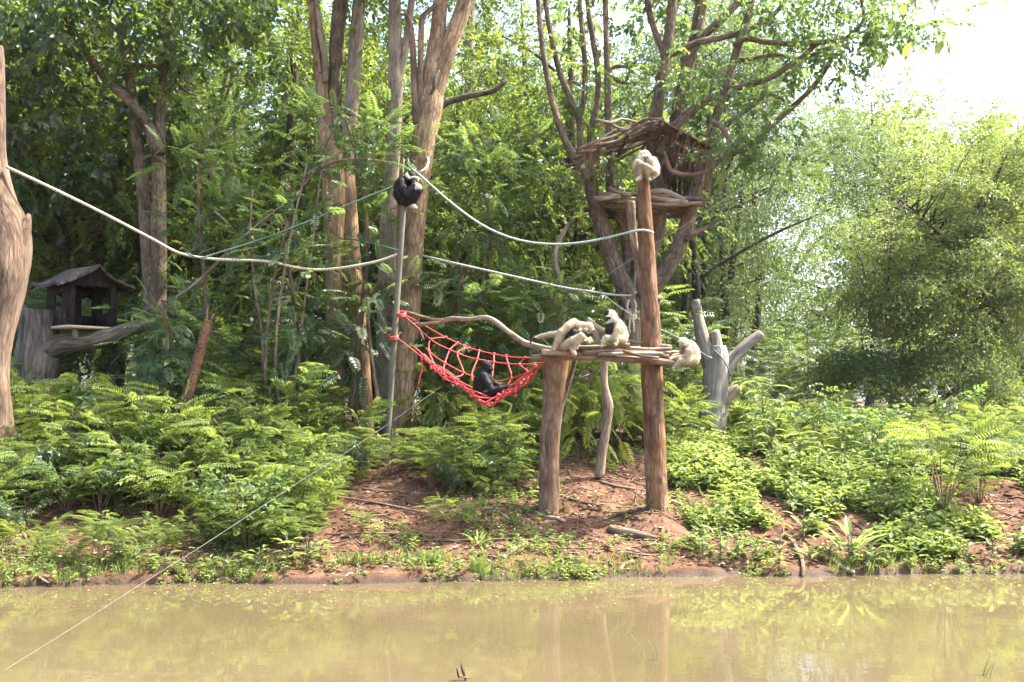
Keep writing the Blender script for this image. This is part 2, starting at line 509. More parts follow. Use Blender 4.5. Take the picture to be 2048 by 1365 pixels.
M['leaf_herb'] = leaf_mat('leaf_herb', (0.065, 0.100, 0.034), (0.15, 0.205, 0.058), (0.26, 0.31, 0.095), (0.42, 0.52, 0.11), 0.45, 0.58, 0.35)
M['leaf_bush'] = leaf_mat('leaf_bush', (0.050, 0.085, 0.024), (0.115, 0.170, 0.040), (0.21, 0.27, 0.055), (0.40, 0.50, 0.08), 0.48, 0.58, 0.35)
M['leaf_dead'] = leaf_mat('leaf_dead', (0.11, 0.06, 0.035), (0.26, 0.17, 0.11), (0.52, 0.43, 0.33), (0.25, 0.15, 0.07), 0.15, 0.7, 0.2)
M['stem_green'] = plain_mat('stem_green', (0.06, 0.09, 0.03), (0.14, 0.15, 0.06), scale=20, rough=0.7)
# ------------------------------------------------------------------ ground and water
def axis(lo, hi, a, b, fine, n_out):
    mid = np.arange(a, b + 1e-6, fine)
    t = np.linspace(0, 1, n_out + 1)[1:]
    up = b + (hi - b) * t ** 2.6
    dn = a - (a - lo) * t ** 2.6
    return np.concatenate([dn[::-1], mid, up])

def make_ground():
    xs = axis(-400, 400, -8.5, 9.5, 0.045, 34)
    ys = axis(-300, 700, 10.3, 17.5, 0.045, 40)
    X, Y = np.meshgrid(xs, ys, indexing='xy')
    Z = ground_z(X, Y)
    ny, nx = X.shape
    idx = np.arange(nx * ny).reshape(ny, nx)
    q = np.stack([idx[:-1, :-1], idx[:-1, 1:], idx[1:, 1:], idx[1:, :-1]], -1).reshape(-1, 4)
    mb = MB()
    mb.add(np.stack([X, Y, Z], -1).reshape(-1, 3), q)
    m, nt, nd, lk, out = new_mat('red_soil')
    g = nd.new('ShaderNodeNewGeometry')
    n1 = nd.new('ShaderNodeTexNoise'); n1.inputs['Scale'].default_value = 3.5; n1.inputs['Detail'].default_value = 8; n1.inputs['Roughness'].default_value = 0.7
    n2 = nd.new('ShaderNodeTexNoise'); n2.inputs['Scale'].default_value = 38; n2.inputs['Detail'].default_value = 5; n2.inputs['Roughness'].default_value = 0.7
    n3 = nd.new('ShaderNodeTexNoise'); n3.inputs['Scale'].default_value = 0.8; n3.inputs['Detail'].default_value = 3
    for n in (n1, n2, n3):
        lk.new(g.outputs['Position'], n.inputs['Vector'])
    r1 = ramp(nd, [(0.30, (0.040, 0.021, 0.013)), (0.48, (0.112, 0.055, 0.031)), (0.68, (0.215, 0.120, 0.074))])
    lk.new(n1.outputs[0], r1.inputs[0])
    r2 = ramp(nd, [(0.30, (0.50, 0.48, 0.46)), (0.55, (1, 1, 1)), (0.80, (1.35, 1.32, 1.3))])
    lk.new(n2.outputs[0], r2.inputs[0])
    mu = nd.new('ShaderNodeMix'); mu.data_type = 'RGBA'; mu.blend_type = 'MULTIPLY'; mu.inputs[0].default_value = 0.8
    lk.new(r1.outputs[0], mu.inputs[6]); lk.new(r2.outputs[0], mu.inputs[7])
    # leaf mould and humus further in under the trees
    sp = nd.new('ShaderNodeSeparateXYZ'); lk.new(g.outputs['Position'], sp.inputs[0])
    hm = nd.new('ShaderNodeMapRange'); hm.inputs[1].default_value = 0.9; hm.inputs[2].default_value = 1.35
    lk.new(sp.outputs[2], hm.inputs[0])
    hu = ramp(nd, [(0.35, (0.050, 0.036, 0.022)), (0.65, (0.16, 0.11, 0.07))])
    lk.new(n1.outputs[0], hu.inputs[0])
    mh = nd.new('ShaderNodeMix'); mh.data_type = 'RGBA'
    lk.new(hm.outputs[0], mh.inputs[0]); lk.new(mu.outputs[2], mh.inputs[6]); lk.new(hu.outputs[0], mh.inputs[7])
    # the soaked strip along the water
    wet = nd.new('ShaderNodeMapRange'); wet.inputs[1].default_value = 0.02; wet.inputs[2].default_value = 0.10; wet.inputs[3].default_value = 1.0; wet.inputs[4].default_value = 0.0
    lk.new(sp.outputs[2], wet.inputs[0])
    mw = nd.new('ShaderNodeMix'); mw.data_type = 'RGBA'
    lk.new(wet.outputs[0], mw.inputs[0]); lk.new(mh.outputs[2], mw.inputs[6]); mw.inputs[7].default_value = (0.050, 0.029, 0.018, 1)
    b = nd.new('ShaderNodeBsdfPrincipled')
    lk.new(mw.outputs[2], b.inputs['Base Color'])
    b.inputs['Specular IOR Level'].default_value = 0.2
    rr = nd.new('ShaderNodeMapRange'); rr.inputs[3].default_value = 0.95; rr.inputs[4].default_value = 0.62
    lk.new(wet.outputs[0], rr.inputs[0]); lk.new(rr.outputs[0], b.inputs['Roughness'])
    bp = nd.new('ShaderNodeBump'); bp.inputs['Strength'].default_value = 0.7; bp.inputs['Distance'].default_value = 0.02
    lk.new(n2.outputs[0], bp.inputs['Height']); lk.new(bp.outputs[0], b.inputs['Normal'])
    lk.new(b.outputs[0], out.inputs[0])
    o = mb.build('ground', m, attrs=())
    tag(o, 'bare reddish earth bank rising from the pond into the forest', kind='structure')

def make_water():
    m, nt, nd, lk, out = new_mat('muddy_water')
    g = nd.new('ShaderNodeNewGeometry')
    b = nd.new('ShaderNodeBsdfPrincipled')
    n = nd.new('ShaderNodeTexNoise'); n.inputs['Scale'].default_value = 0.5; n.inputs['Detail'].default_value = 3
    lk.new(g.outputs['Position'], n.inputs['Vector'])
    rp = ramp(nd, [(0.35, (0.080, 0.062, 0.032)), (0.7, (0.103, 0.080, 0.043))])
    lk.new(n.outputs[0], rp.inputs[0]); lk.new(rp.outputs[0], b.inputs['Base Color'])
    b.inputs['Roughness'].default_value = 0.0
    b.inputs['IOR'].default_value = 1.38
    b.inputs['Specular IOR Level'].default_value = 0.5
    mp = nd.new('ShaderNodeMapping'); mp.inputs['Scale'].default_value = (1.0, 2.2, 1.0)
    lk.new(g.outputs['Position'], mp.inputs[0])
    w1 = nd.new('ShaderNodeTexNoise'); w1.inputs['Scale'].default_value = 3.2; w1.inputs['Detail'].default_value = 3; w1.inputs['Roughness'].default_value = 0.55
    lk.new(mp.outputs[0], w1.inputs['Vector'])
    w2 = nd.new('ShaderNodeTexNoise'); w2.inputs['Scale'].default_value = 0.7; w2.inputs['Detail'].default_value = 2
    lk.new(g.outputs['Position'], w2.inputs['Vector'])
    st = nd.new('ShaderNodeMapRange'); st.inputs[1].default_value = 0.42; st.inputs[2].default_value = 0.62; st.inputs[3].default_value = 0.25; st.inputs[4].default_value = 1.0
    lk.new(w2.outputs[0], st.inputs[0])
    ml = nd.new('ShaderNodeMath'); ml.operation = 'MULTIPLY'
    lk.new(w1.outputs[0], ml.inputs[0]); lk.new(st.outputs[0], ml.inputs[1])
    bp = nd.new('ShaderNodeBump'); bp.inputs['Strength'].default_value = 0.11; bp.inputs['Distance'].default_value = 0.015
    lk.new(ml.outputs[0], bp.inputs['Height']); lk.new(bp.outputs[0], b.inputs['Normal'])
    lk.new(b.outputs[0], out.inputs[0])
    mb = MB()
    mb.add([[-120, 1.6, 0], [120, 1.6, 0], [120, 15, 0], [-120, 15, 0]], np.array([[0, 1, 2, 3]]))
    o = mb.build('water', m, attrs=())
    tag(o, 'muddy yellowish brown pond water with faint ripples', kind='structure')

def make_haze():
    m, nt, nd, lk, out = new_mat('humid_air')
    v = nd.new('ShaderNodeVolumePrincipled')
    v.inputs['Color'].default_value = (0.97, 0.98, 1.0, 1)
    v.inputs['Density'].default_value = HAZE
    v.inputs['Anisotropy'].default_value = 0.6
    lk.new(v.outputs[0], out.inputs['Volume'])
    mb = MB()
    box(mb, (0, 200, 13.0), (820, 1020, 34))
    o = mb.build('haze', m, None, smooth=False, attrs=())
    tag(o, 'bright humid air filling the whole clearing', kind='stuff')


HAZE = 0.0003
make_ground()
make_water()
make_haze()

# ------------------------------------------------------------------ leaves
class LT:
    """a twig or frond: flat folded leaves (base, right, tip, left) and its stalk, in local space with +X along the twig and +Z up"""
    def __init__(s):
        s.v, s.t = [], []
        s.nv = 0
        s.f = []

    def leaf(s, base, d, up, L, W, t=0.0, fold=0.25, droop=0.15, mid=0.45):
        base = np.asarray(base, float)
        d = unit(np.asarray(d, float))
        side = unit(np.cross(up, d))
        n = np.cross(d, side)
        m = base + d * L * mid
        tip = base + d * L - n * L * droop
        s.v += [base, m - side * W / 2 + n * W * fold, tip, m + side * W / 2 + n * W * fold]
        s.t += [t] * 4
        k = s.nv
        s.f += [[k, k + 1, k + 2], [k, k + 2, k + 3]]
        s.nv += 4

    def wide(s, base, d, up, L, W, t=0.0, droop=0.2, fold=0.18):
        """an ovate leaf of eight points for leaves seen larger"""
        base = np.asarray(base, float)
        d = unit(np.asarray(d, float))
        side = unit(np.cross(up, d))
        n = np.cross(d, side)
        def p(a, w, sg):
            return base + d * L * a + side * sg * W * w / 2 + n * (abs(sg) * W * w * fold - L * droop * a * a)
        s.v += [base, p(.22, .72, -1), p(.22, 0, 0), p(.22, .72, 1), p(.55, .92, -1), p(.55, 0, 0), p(.55, .92, 1), p(1, 0, 0)]
        s.t += [t] * 8
        k = s.nv
        for a in ([0, 1, 2], [0, 2, 3], [1, 4, 2], [4, 5, 2], [2, 5, 3], [5, 6, 3], [4, 7, 5], [5, 7, 6]):
            s.f.append([k + i for i in a])
        s.nv += 8

    def stalk(s, a, b, w, t=-0.25):
        a = np.asarray(a, float); b = np.asarray(b, float)
        d = unit(b - a)
        q = unit(np.cross(d, [0.3, 0.2, 1.0]))
        z = np.cross(q, d)
        s.v += [a + q * w, a - q * w, b, a + z * w]
        s.t += [t] * 4
        k = s.nv
        s.f += [[k, k + 1, k + 2], [k + 1, k + 3, k + 2]]
        s.nv += 4

    def done(s):
        return np.array(s.v), np.array(s.t), np.array(s.f)

R0 = np.random.default_rng(5)

def twig_broad(n=9, L=0.42, lw=(0.125, 0.068), seed=0, wide=False):
    r = np.random.default_rng(seed)
    t = LT()
    for i in range(n):
        u = (i + 0.6) / n
        sg = 1 if i % 2 else -1
        b = np.array([L * u, 0, 0.05 * math.sin(u * 3) - 0.10 * u * u])
        a = 0.95 - 0.6 * u + r.normal() * 0.2
        d = np.array([math.cos(a), sg * math.sin(a), r.normal() * 0.28 - 0.25])
        up = unit(np.array([r.normal() * .35, r.normal() * .35, 1]))
        k = r.uniform(0.75, 1.15)
        (t.wide if wide else t.leaf)(b, d, up, lw[0] * k, lw[1] * k, r.normal() * 0.10)
    t.stalk([0, 0, 0], [L * .9, 0, -0.08], 0.004)
    return t.done()

def frond_pinnate(pairs=10, L=0.30, ll=0.055, lw=0.020, droop=0.35, seed=0):
    r = np.random.default_rng(seed)
    t = LT()
    def rach(u):
        return np.array([L * (u - 0.10 * droop * u * u), 0, L * (0.12 * u - droop * u * u)])
    for i in range(pairs):
        u = 0.16 + 0.8 * (i + .5) / pairs
        b = rach(u)
        tang = unit(rach(u + .02) - b)
        env = math.sin(math.pi * min(1, 0.22 + 0.80 * u)) ** 0.6
        for sg in (-1, 1):
            d = tang * 0.45 + np.array([0, sg, 0]) + np.array([0, 0, -0.18 + r.normal() * 0.10])
            t.leaf(b, d, np.array([r.normal() * .15, -sg * 0.15, 1]), ll * (0.55 + 0.5 * env) * r.uniform(.9, 1.1), lw, r.normal() * 0.06, fold=0.12, droop=0.12)
    t.leaf(rach(.95), rach(1) - rach(.9), np.array([0, 0, 1]), ll * .8, lw, 0.05)
    for a, b in ((0, .35), (.35, .7), (.7, 1)):
        t.stalk(rach(a), rach(b), 0.0026)
    return t.done()

def spray_fine(n=26, L=0.55, ll=0.055, lw=0.026, seed=0, thick=1.0):
    r = np.random.default_rng(seed)
    t = LT()
    for i in range(n):
        u = r.uniform(0.08, 1)
        w = 0.16 * (1 - 0.5 * u)
        b = np.array([L * u, r.normal() * w, r.normal() * .05 * thick - 0.12 * u * u])
        d = unit(np.array([0.6 + r.normal() * .4, b[1] * 5 + r.normal() * .5, r.normal() * .35 - .15]))
        t.leaf(b, d, unit(np.array([r.normal() * .4, r.normal() * .4, 1])), ll * r.uniform(.7, 1.3), lw * r.uniform(.8, 1.2), r.normal() * 0.10)
    t.stalk([0, 0, 0], [L * .95, 0, -.1], 0.004)
    return t.done()

T = {
    'broad': [twig_broad(8, 0.44, (0.155, 0.098), s) for s in range(4)],
    'broadbig': [twig_broad(8, 0.46, (0.165, 0.105), 20 + s, True) for s in range(4)],
    'small': [twig_broad(11, 0.42, (0.105, 0.064), 40 + s) for s in range(4)],
    'frond': [frond_pinnate(9, 0.42, 0.085, 0.036, 0.25, 60 + s) for s in range(4)],
    'frondfine': [frond_pinnate(12, 0.34, 0.054, 0.020, 0.34, 80 + s) for s in range(4)],
    'fine': [spray_fine(22, 0.62, 0.085, 0.045, 100 + s) for s in range(4)],
    'flat': [spray_fine(24, 0.60, 0.075, 0.040, 140 + s, .25) for s in range(4)],
    'mass': [spray_fine(16, 0.9, 0.17, 0.085, 120 + s) for s in range(4)],
}

def frames(fwd, r, tilt=0.45):
    """orthonormal frames along fwd, leaf planes roughly level but each tipped at random"""
    fwd = unit(fwd)
    up = unit(np.array([0, 0, 1.0]) + r.normal(size=fwd.shape) * tilt)
    side = unit(np.cross(up, fwd))
    n = np.cross(fwd, side)
    return np.stack([fwd, side, n], -1)     # columns: images of the local X, Y, Z

def put(mb, kind, pos, fwd, scale, tint, r, tilt=0.45):
    """twigs of one kind at many places"""
    pos = np.asarray(pos)
    fwd = np.asarray(fwd)
    N = len(pos)
    scale = np.broadcast_to(np.asarray(scale, float), (N,))
    tint = np.broadcast_to(np.asarray(tint, float), (N,))
    which = r.integers(0, len(T[kind]), N)
    FR = frames(fwd, r, tilt)
    for k, (v, t, f) in enumerate(T[kind]):
        s = np.nonzero(which == k)[0]
        if len(s) == 0:
            continue
        V = np.einsum('nij,vj->nvi', FR[s], v) * scale[s][:, None, None] + pos[s][:, None, :]
        tt = np.clip(tint[s][:, None] + t[None], 0, 1)
        ff = (f[None] + (np.arange(len(s)) * len(v))[:, None, None]).reshape(-1, 3)
        mb.add(V.reshape(-1, 3), ff, tint=tt.ravel())

def clumps(mb, kind, centers, cr, n, r, tint=0.45, tvar=0.14, scale=1.0, droop=0.3, flat=0.75, out_c=None, tilt=0.45, up=0.0):
    """n twigs in each of the clumps round centers (radius cr each)"""
    centers = np.asarray(centers, float).reshape(-1, 3)
    cr = np.broadcast_to(np.asarray(cr, float), (len(centers),))
    n = np.broadcast_to(np.asarray(n), (len(centers),))
    idx = np.repeat(np.arange(len(centers)), n)
    off = r.normal(size=(len(idx), 3)) * np.array([1, 1, flat]) * 0.55
    pos = centers[idx] + off * cr[idx][:, None]
    fwd = off * 0.9 + r.normal(size=off.shape) * 0.55 + np.array([0, 0, -droop + up])
    if out_c is not None:
        fwd = fwd + unit(centers[idx] - np.asarray(out_c)) * 0.6
    ct = r.normal(size=len(centers)) * tvar
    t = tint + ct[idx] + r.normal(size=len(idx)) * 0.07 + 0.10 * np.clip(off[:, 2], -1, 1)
    put(mb, kind, pos, fwd, scale * r.uniform(0.75, 1.2, len(idx)), t, r, tilt)

def blob(rows, r):
    """rows (px, py, Y, rx_px, ry_px, depth_m, count) -> clump centres spread through those volumes"""
    out = []
    for px, py, Y, rx, ry, dy, n in rows:
        c = at(px, py, Y)
        k = mpp(Y)
        d = unit(r.normal(size=(int(n), 3))) * (r.uniform(0, 1, (int(n), 1)) ** 0.42)
        out.append(c + d * np.array([rx * k, dy, ry * k]))
    return np.concatenate(out)

def tiers(mb, wood, kind, starts, tips, r, step=.16, tint=.5, tvar=.16, scale=1.0, droop=.5, wr=.02):
    """layered boughs: from the nearest of the start points to each tip, rising and then drooping, sprays lying to both sides"""
    pos, fwd, tt = [], [], []
    for c in tips:
        d2 = np.linalg.norm(starts - c, axis=1) + r.uniform(0, 1.2, len(starts))
        a = starts[np.argmin(d2)]
        L = np.linalg.norm(c - a)
        mid = a * .45 + c * .55 + np.array([0, 0, .16 * L])
        P = spline(np.array([list(a) + [wr], list(mid) + [wr * .6], list(c) + [.004]]), max(8, int(L / .08)))
        tube(wood, P[::4] if len(P) > 12 else P, seg=4, n=7)
        ct = tint + r.normal() * tvar
        n = len(P)
        for i in range(int(n * .30), n, max(1, int(step / .08))):
            tg = unit(P[min(i + 1, n - 1), :3] - P[max(i - 1, 0), :3])
            for sg in (-1, 1):
                sd = np.array([-tg[1], tg[0], 0]) * sg
                pos.append(P[i, :3] + r.normal(size=3) * .05)
                fwd.append(tg * .7 + sd * r.uniform(.3, 1.1) + np.array([0, 0, -droop * r.uniform(.3, 1.2)]))
                tt.append(ct + r.normal() * .08)
    put(mb, kind, np.array(pos), np.array(fwd), scale * r.uniform(.7, 1.2, len(pos)), np.array(tt), r, .35)
# ------------------------------------------------------------------ the named trees of the photograph
def tree_thing(name, base, label, group=None):
    return thing(name, base, label, 'tree', group)

def limb(t, rows, Y, mat, name='branch', seg=8, rough=0.10, seed=0.0, flare=0.0, step=None):
    mb = MB()
    tube(mb, pxpath(rows, Y), seg=seg, rough=rough, seed=seed, flare=flare, step=step)
    return mb.build(name, M[mat], t)

def crown(t, kind, mat, rows, cr, n, seed, name='crown', **kw):
    r = np.random.default_rng(seed)
    mb = MB()
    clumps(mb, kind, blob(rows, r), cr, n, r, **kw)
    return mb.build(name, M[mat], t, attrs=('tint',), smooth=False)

# A: the big tan tree behind the metal pole
YA = 15.6
t = tree_thing('tree', on_ground(800, 885), 'tall tan trunk forking high up, rope looped round it, directly behind the grey metal pole')
limb(t, [(790, 930, 62), (795, 860, 50), (806, 780, 45), (815, 700, 43), (821, 600, 41), (829, 470, 39), (842, 330, 44), (853, 250, 50), (861, 205, 52), (866, 175, 36), (868, 160, 6)], YA, 'bark_tan', 'trunk', 22, 0.09, 1, 0.25, 0.05)
limb(t, [(857, 215, 36), (866, 140, 38), (876, 60, 31), (884, -40, 29), (892, -160, 24)], YA, 'bark_tan', seg=16, rough=0.08, seed=2, step=0.06)
limb(t, [(866, 205, 36), (880, 150, 36), (900, 90, 34), (925, 20, 33), (950, -70, 28), (975, -180, 22)], YA, 'bark_tan', seg=16, rough=0.08, seed=3, step=0.06)
limb(t, [(834, 250, 17), (830, 195, 15), (827, 120, 13), (822, 60, 12), (812, 30, 7), (808, 18, 3)], YA - .1, 'stick_brown', seg=8, seed=4)
limb(t, [(842, 215, 13), (841, 150, 12), (842, 70, 12), (846, 35, 12), (858, 22, 10), (872, 10, 10)], YA - .1, 'stick_brown', seg=8, seed=5)
limb(t, [(868, 225, 20), (895, 205, 14), (940, 192, 14), (985, 182, 12), (1015, 160, 7)], YA + .4, 'bark_dark', seg=8, seed=6)
mb = MB(); q = np.array(list(at(870, 160, YA - 0.20)) + [0.045])[None]
tube(mb, [list(at(878, 141, YA - .19)) + [.012], list(at(874, 150, YA - .22)) + [.030], list(at(869, 163, YA - .235)) + [.040], list(at(868, 178, YA - .22)) + [.030], list(at(860, 190, YA - .2)) + [.012]], seg=8, rough=.3, seed=3, step=.03)
mb.build('bark_hollow', M['bark_dark'], t)
crown(t, 'small', 'leaf_yellow_backlit', [(905, -130, 16.5, 220, 90, 1.8, 16), (760, -120, 16.5, 130, 80, 1.5, 6)], 0.5, 18, 21, tint=.5)

# B: the darker trunk behind it
YB = 16.6
t = tree_thing('tree', on_ground(776, 868), 'greyish brown trunk standing just behind and beside the big forked tan tree')
limb(t, [(770, 900, 42), (771, 780, 40), (773, 600, 37), (777, 430, 34), (787, 300, 28), (791, 180, 29), (790, 90, 27), (789, -30, 25), (787, -150, 20)], YB, 'bark_grey', 'trunk', 16, 0.09, 8, 0.2, 0.08)
limb(t, [(791, 175, 22), (806, 120, 17), (816, 60, 15), (826, -20, 14)], YB, 'bark_grey', seg=10, seed=9)
limb(t, [(772, 640, 24), (790, 560, 22), (797, 470, 20), (800, 380, 14), (806, 300, 9)], YB + .1, 'bark_tan', seg=10, seed=10)
crown(t, 'small', 'leaf_broad', [(790, -150, 17, 200, 90, 1.6, 10)], 0.5, 18, 22, tint=.5)

# C: the several-stemmed orange trunks
YC = 17.0
t = tree_thing('tree', on_ground(690, 850), 'multi-stemmed orange-brown tree with three upright stems and a broken side branch')
limb(t, [(664, 880, 46), (668, 780, 40), (670, 650, 38), (671, 520, 43), (672, 420, 50), (670, 340, 56), (668, 290, 52)], YC, 'bark_orange', 'trunk', 20, 0.10, 11, 0.2, 0.06)
limb(t, [(728, 880, 44), (724, 780, 38), (716, 660, 36), (706, 540, 34), (699, 440, 34), (692, 380, 40), (688, 330, 40)], YC + .05, 'bark_orange', 'trunk', 18, 0.10, 12, 0.2, 0.06)
limb(t, [(660, 330, 38), (653, 270, 34), (646, 200, 26), (637, 130, 21), (627, 50, 16), (620, -40, 15)], YC, 'bark_tan', seg=14, rough=.08, seed=13, step=.07)
limb(t, [(651, 165, 12), (650, 120, 13), (642, 70, 12), (634, 10, 10), (630, -30, 9)], YC - .1, 'stick_pale', seg=8, seed=14)
limb(t, [(674, 330, 36), (670, 250, 30), (671, 160, 28), (674, 80, 29), (682, 0, 30), (690, -90, 26), (696, -190, 20)], YC + .1, 'bark_brown', seg=14, rough=.08, seed=15, step=.08)
limb(t, [(688, 340, 36), (697, 270, 30), (704, 190, 28), (710, 110, 28), (717, 20, 27), (722, -80, 23), (726, -190, 18)], YC, 'bark_grey', seg=14, rough=.08, seed=16, step=.08)
crown(t, 'small', 'leaf_broad', [(660, -150, 17, 180, 90, 1.6, 10)], 0.5, 18, 23, tint=.5)

# D: the forked tree to the left with the long diagonal limb
YD = 17.5
t = tree_thing('tree', on_ground(308, 790), 'twin-stemmed brown tree with a long limb slanting up over the wooden hut')
limb(t, [(292, 800, 44), (297, 700, 36), (302, 600, 33), (296, 500, 28), (287, 400, 25), (279, 320, 24), (268, 230, 22), (258, 150, 18), (240, 60, 14), (225, -40, 12)], YD, 'bark_brown', 'trunk', 14, .1, 17, 0.1, .08)
limb(t, [(320, 800, 40), (317, 640, 33), (318, 500, 30), (318, 400, 30), (318, 320, 27), (322, 230, 20), (327, 150, 16), (332, 90, 13), (338, 0, 11), (345, -90, 9)], YD - .15, 'bark_brown', 'trunk', 14, .1, 18, 0.1, .08)
limb(t, [(317, 310, 28), (298, 255, 23), (262, 205, 20), (222, 170, 18), (190, 130, 16), (165, 92, 15), (146, 66, 14), (134, 36, 10), (128, 0, 7)], YD - .3, 'bark_brown', seg=10, seed=19)
limb(t, [(148, 70, 14), (110, 66, 13), (60, 55, 12), (0, 46, 11), (-60, 36, 9)], YD - .3, 'bark_dark', seg=9, seed=20)
limb(t, [(322, 135, 8), (300, 132, 9), (282, 130, 8), (272, 140, 5)], YD - .2, 'bark_brown', seg=6, seed=21)
limb(t, [(330, 130, 8), (345, 150, 7), (360, 175, 6), (385, 190, 4)], YD - .2, 'bark_brown', seg=6, seed=22)
limb(t, [(260, 215, 11), (235, 208, 9), (200, 190, 7), (178, 170, 5)], YD + .1, 'bark_brown', seg=6, seed=23)
limb(t, [(285, 320, 10), (300, 312, 9), (318, 315, 8), (332, 330, 5)], YD - .3, 'bark_brown', seg=6, seed=24)
crown(t, 'broadbig', 'leaf_broad', [(120, 20, 17.2, 240, 140, 2.0, 46), (430, 40, 17.5, 190, 120, 1.8, 26), (60, 200, 17.8, 170, 110, 1.6, 22),
      (230, 330, 18.2, 110, 60, 1.2, 7), (330, 230, 18.3, 130, 80, 1.2, 12), (60, 350, 18, 120, 90, 1.2, 14)], .5, 15, 24, tint=.42, scale=.85)

# E: the broken trunk cut by the picture's edge
YE = 13.2
t = tree_thing('dead_tree', on_ground(-20, 985), 'thick broken trunk at the very edge of the view, white rope tied to it')
mb = MB()
tube(mb, pxpath([(-30, 985, 120), (-28, 800, 92), (-16, 680, 78), (6, 560, 92), (14, 470, 88), (0, 400, 60), (-4, 320, 34), (-2, 230, 24), (-1, 150, 20), (0, 100, 14), (1, 92, 8)], YE), seg=24, rough=.14, seed=25, step=.05)
mb.build('trunk', M['bark_edge'], t)
limb(t, [(10, 560, 70), (30, 500, 52), (46, 462, 30), (55, 440, 16), (58, 428, 6)], YE - .02, 'bark_edge', 'broken_stub', 14, .2, 26)

# F: the many-stemmed tree that carries the tree house
YF = 16.6
t = tree_thing('tree', on_ground(1275, 838), 'many-stemmed spreading tree carrying the stick tree house in its fork')
limb(t, [(1276, 870, 50), (1274, 800, 40), (1273, 700, 40), (1273, 640, 44), (1268, 590, 50)], YF, 'bark_grey', 'trunk', 18, .1, 30, .1, .06)
def fl(rows, seed, mat='bark_brown', seg=9, dY=0.0, step=None):
    return limb(t, rows, YF + dY, mat, seg=seg, seed=seed, rough=.09, step=step)
fl([(1268, 610, 40), (1242, 560, 38), (1222, 510, 36), (1205, 455, 34), (1190, 405, 30), (1178, 350, 24)], 31, seg=12)
fl([(1246, 565, 26), (1256, 520, 24), (1252, 470, 26), (1238, 425, 24), (1222, 390, 20), (1220, 300, 17), (1216, 200, 14), (1213, 100, 12), (1210, -20, 11), (1206, -120, 8)], 32, dY=.2)
fl([(1180, 360, 20), (1160, 330, 18), (1140, 300, 17), (1122, 260, 15), (1104, 200, 13), (1092, 140, 12), (1083, 80, 11), (1076, 0, 10), (1070, -90, 8)], 33, dY=-.1)
fl([(1178, 350, 16), (1163, 300, 14), (1158, 240, 14), (1140, 195, 14), (1118, 140, 12), (1104, 80, 11), (1092, 10, 10), (1086, -80, 8)], 34, dY=.15)
fl([(1160, 235, 11), (1168, 200, 11), (1170, 140, 11), (1166, 80, 11), (1160, 10, 10), (1156, -80, 8)], 35, dY=.3)
fl([(1180, 300, 13), (1182, 260, 13), (1194, 205, 12), (1196, 150, 12), (1188, 90, 12), (1178, 30, 11), (1170, -60, 9)], 36, dY=.35)
fl([(1128, 180, 6), (1145, 164, 7), (1160, 172, 6)], 37, dY=.2, seg=6)
fl([(1216, 152, 10), (1232, 160, 9), (1250, 166, 8), (1256, 150, 7), (1262, 142, 5)], 38, dY=.2, seg=6)
fl([(1216, 145, 8), (1230, 134, 8), (1256, 132, 6), (1276, 120, 4)], 39, dY=.2, seg=6)
fl([(1272, 610, 42), (1285, 540, 40), (1308, 470, 42), (1318, 410, 36), (1320, 370, 34)], 40, seg=12, dY=.1)
fl([(1318, 400, 34), (1306, 320, 30), (1308, 260, 29), (1318, 190, 25), (1328, 130, 23), (1338, 70, 21), (1346, 0, 20), (1354, -90, 17)], 41, seg=12)
fl([(1331, 112, 14), (1316, 80, 13), (1304, 45, 13), (1296, 10, 13), (1288, -60, 11)], 42)
fl([(1336, 112, 14), (1360, 100, 14), (1400, 84, 14), (1440, 76, 13), (1480, 66, 12), (1520, 48, 11), (1552, 25, 10), (1575, -5, 9)], 43, dY=-.2)
fl([(1322, 400, 30), (1345, 310, 26), (1352, 240, 26), (1366, 170, 25), (1382, 110, 26), (1394, 60, 26), (1404, 0, 25), (1414, -90, 20)], 44, seg=12, dY=.35)
fl([(1388, 84, 19), (1420, 60, 18), (1446, 35, 17), (1475, 5, 16), (1510, -50, 13)], 45, dY=.35)
fl([(1285, 600, 36), (1320, 560, 34), (1350, 510, 32), (1374, 450, 30), (1388, 390, 28), (1402, 330, 22), (1420, 270, 20), (1440, 210, 18), (1458, 155, 17), (1472, 105, 17), (1488, 60, 15), (1504, 0, 14), (1514, -80, 11)], 46, seg=11, dY=-.25)
fl([(1470, 92, 13), (1490, 78, 12), (1530, 84, 12), (1580, 88, 12), (1640, 86, 11), (1690, 78, 11), (1715, 58, 9), (1728, 35, 7), (1722, 0, 5)], 47, dY=-.4)
fl([(1470, 120, 11), (1500, 118, 10), (1550, 110, 10), (1600, 116, 9), (1650, 102, 7), (1700, 86, 5)], 48, dY=-.1, seg=7)
fl([(1456, 178, 13), (1490, 172, 13), (1540, 156, 12), (1580, 130, 12), (1610, 110, 11), (1650, 70, 8)], 49, dY=-.3)
fl([(1452, 250, 12), (1480, 230, 11), (1510, 205, 11), (1530, 190, 10), (1560, 196, 7), (1570, 205, 4)], 50, dY=-.2, seg=7)
fl([(1400, 330, 14), (1450, 310, 13), (1500, 292, 12), (1540, 255, 12), (1590, 210, 11), (1630, 170, 10), (1660, 125, 10), (1684, 84, 9), (1720, 55, 6)], 51, dY=.1)
fl([(1318, 310, 20), (1340, 270, 18), (1370, 232, 18), (1395, 214, 16), (1418, 196, 15), (1421, 190, 9)], 52, dY=-.35)
fl([(1316, 265, 16), (1345, 250, 13), (1375, 232, 12)], 53, dY=-.3)
fl([(1422, 242, 11), (1444, 256, 11), (1458, 280, 11), (1480, 302, 10), (1510, 320, 8), (1548, 330, 5)], 54, 'stick_brown', dY=-.6, seg=7)
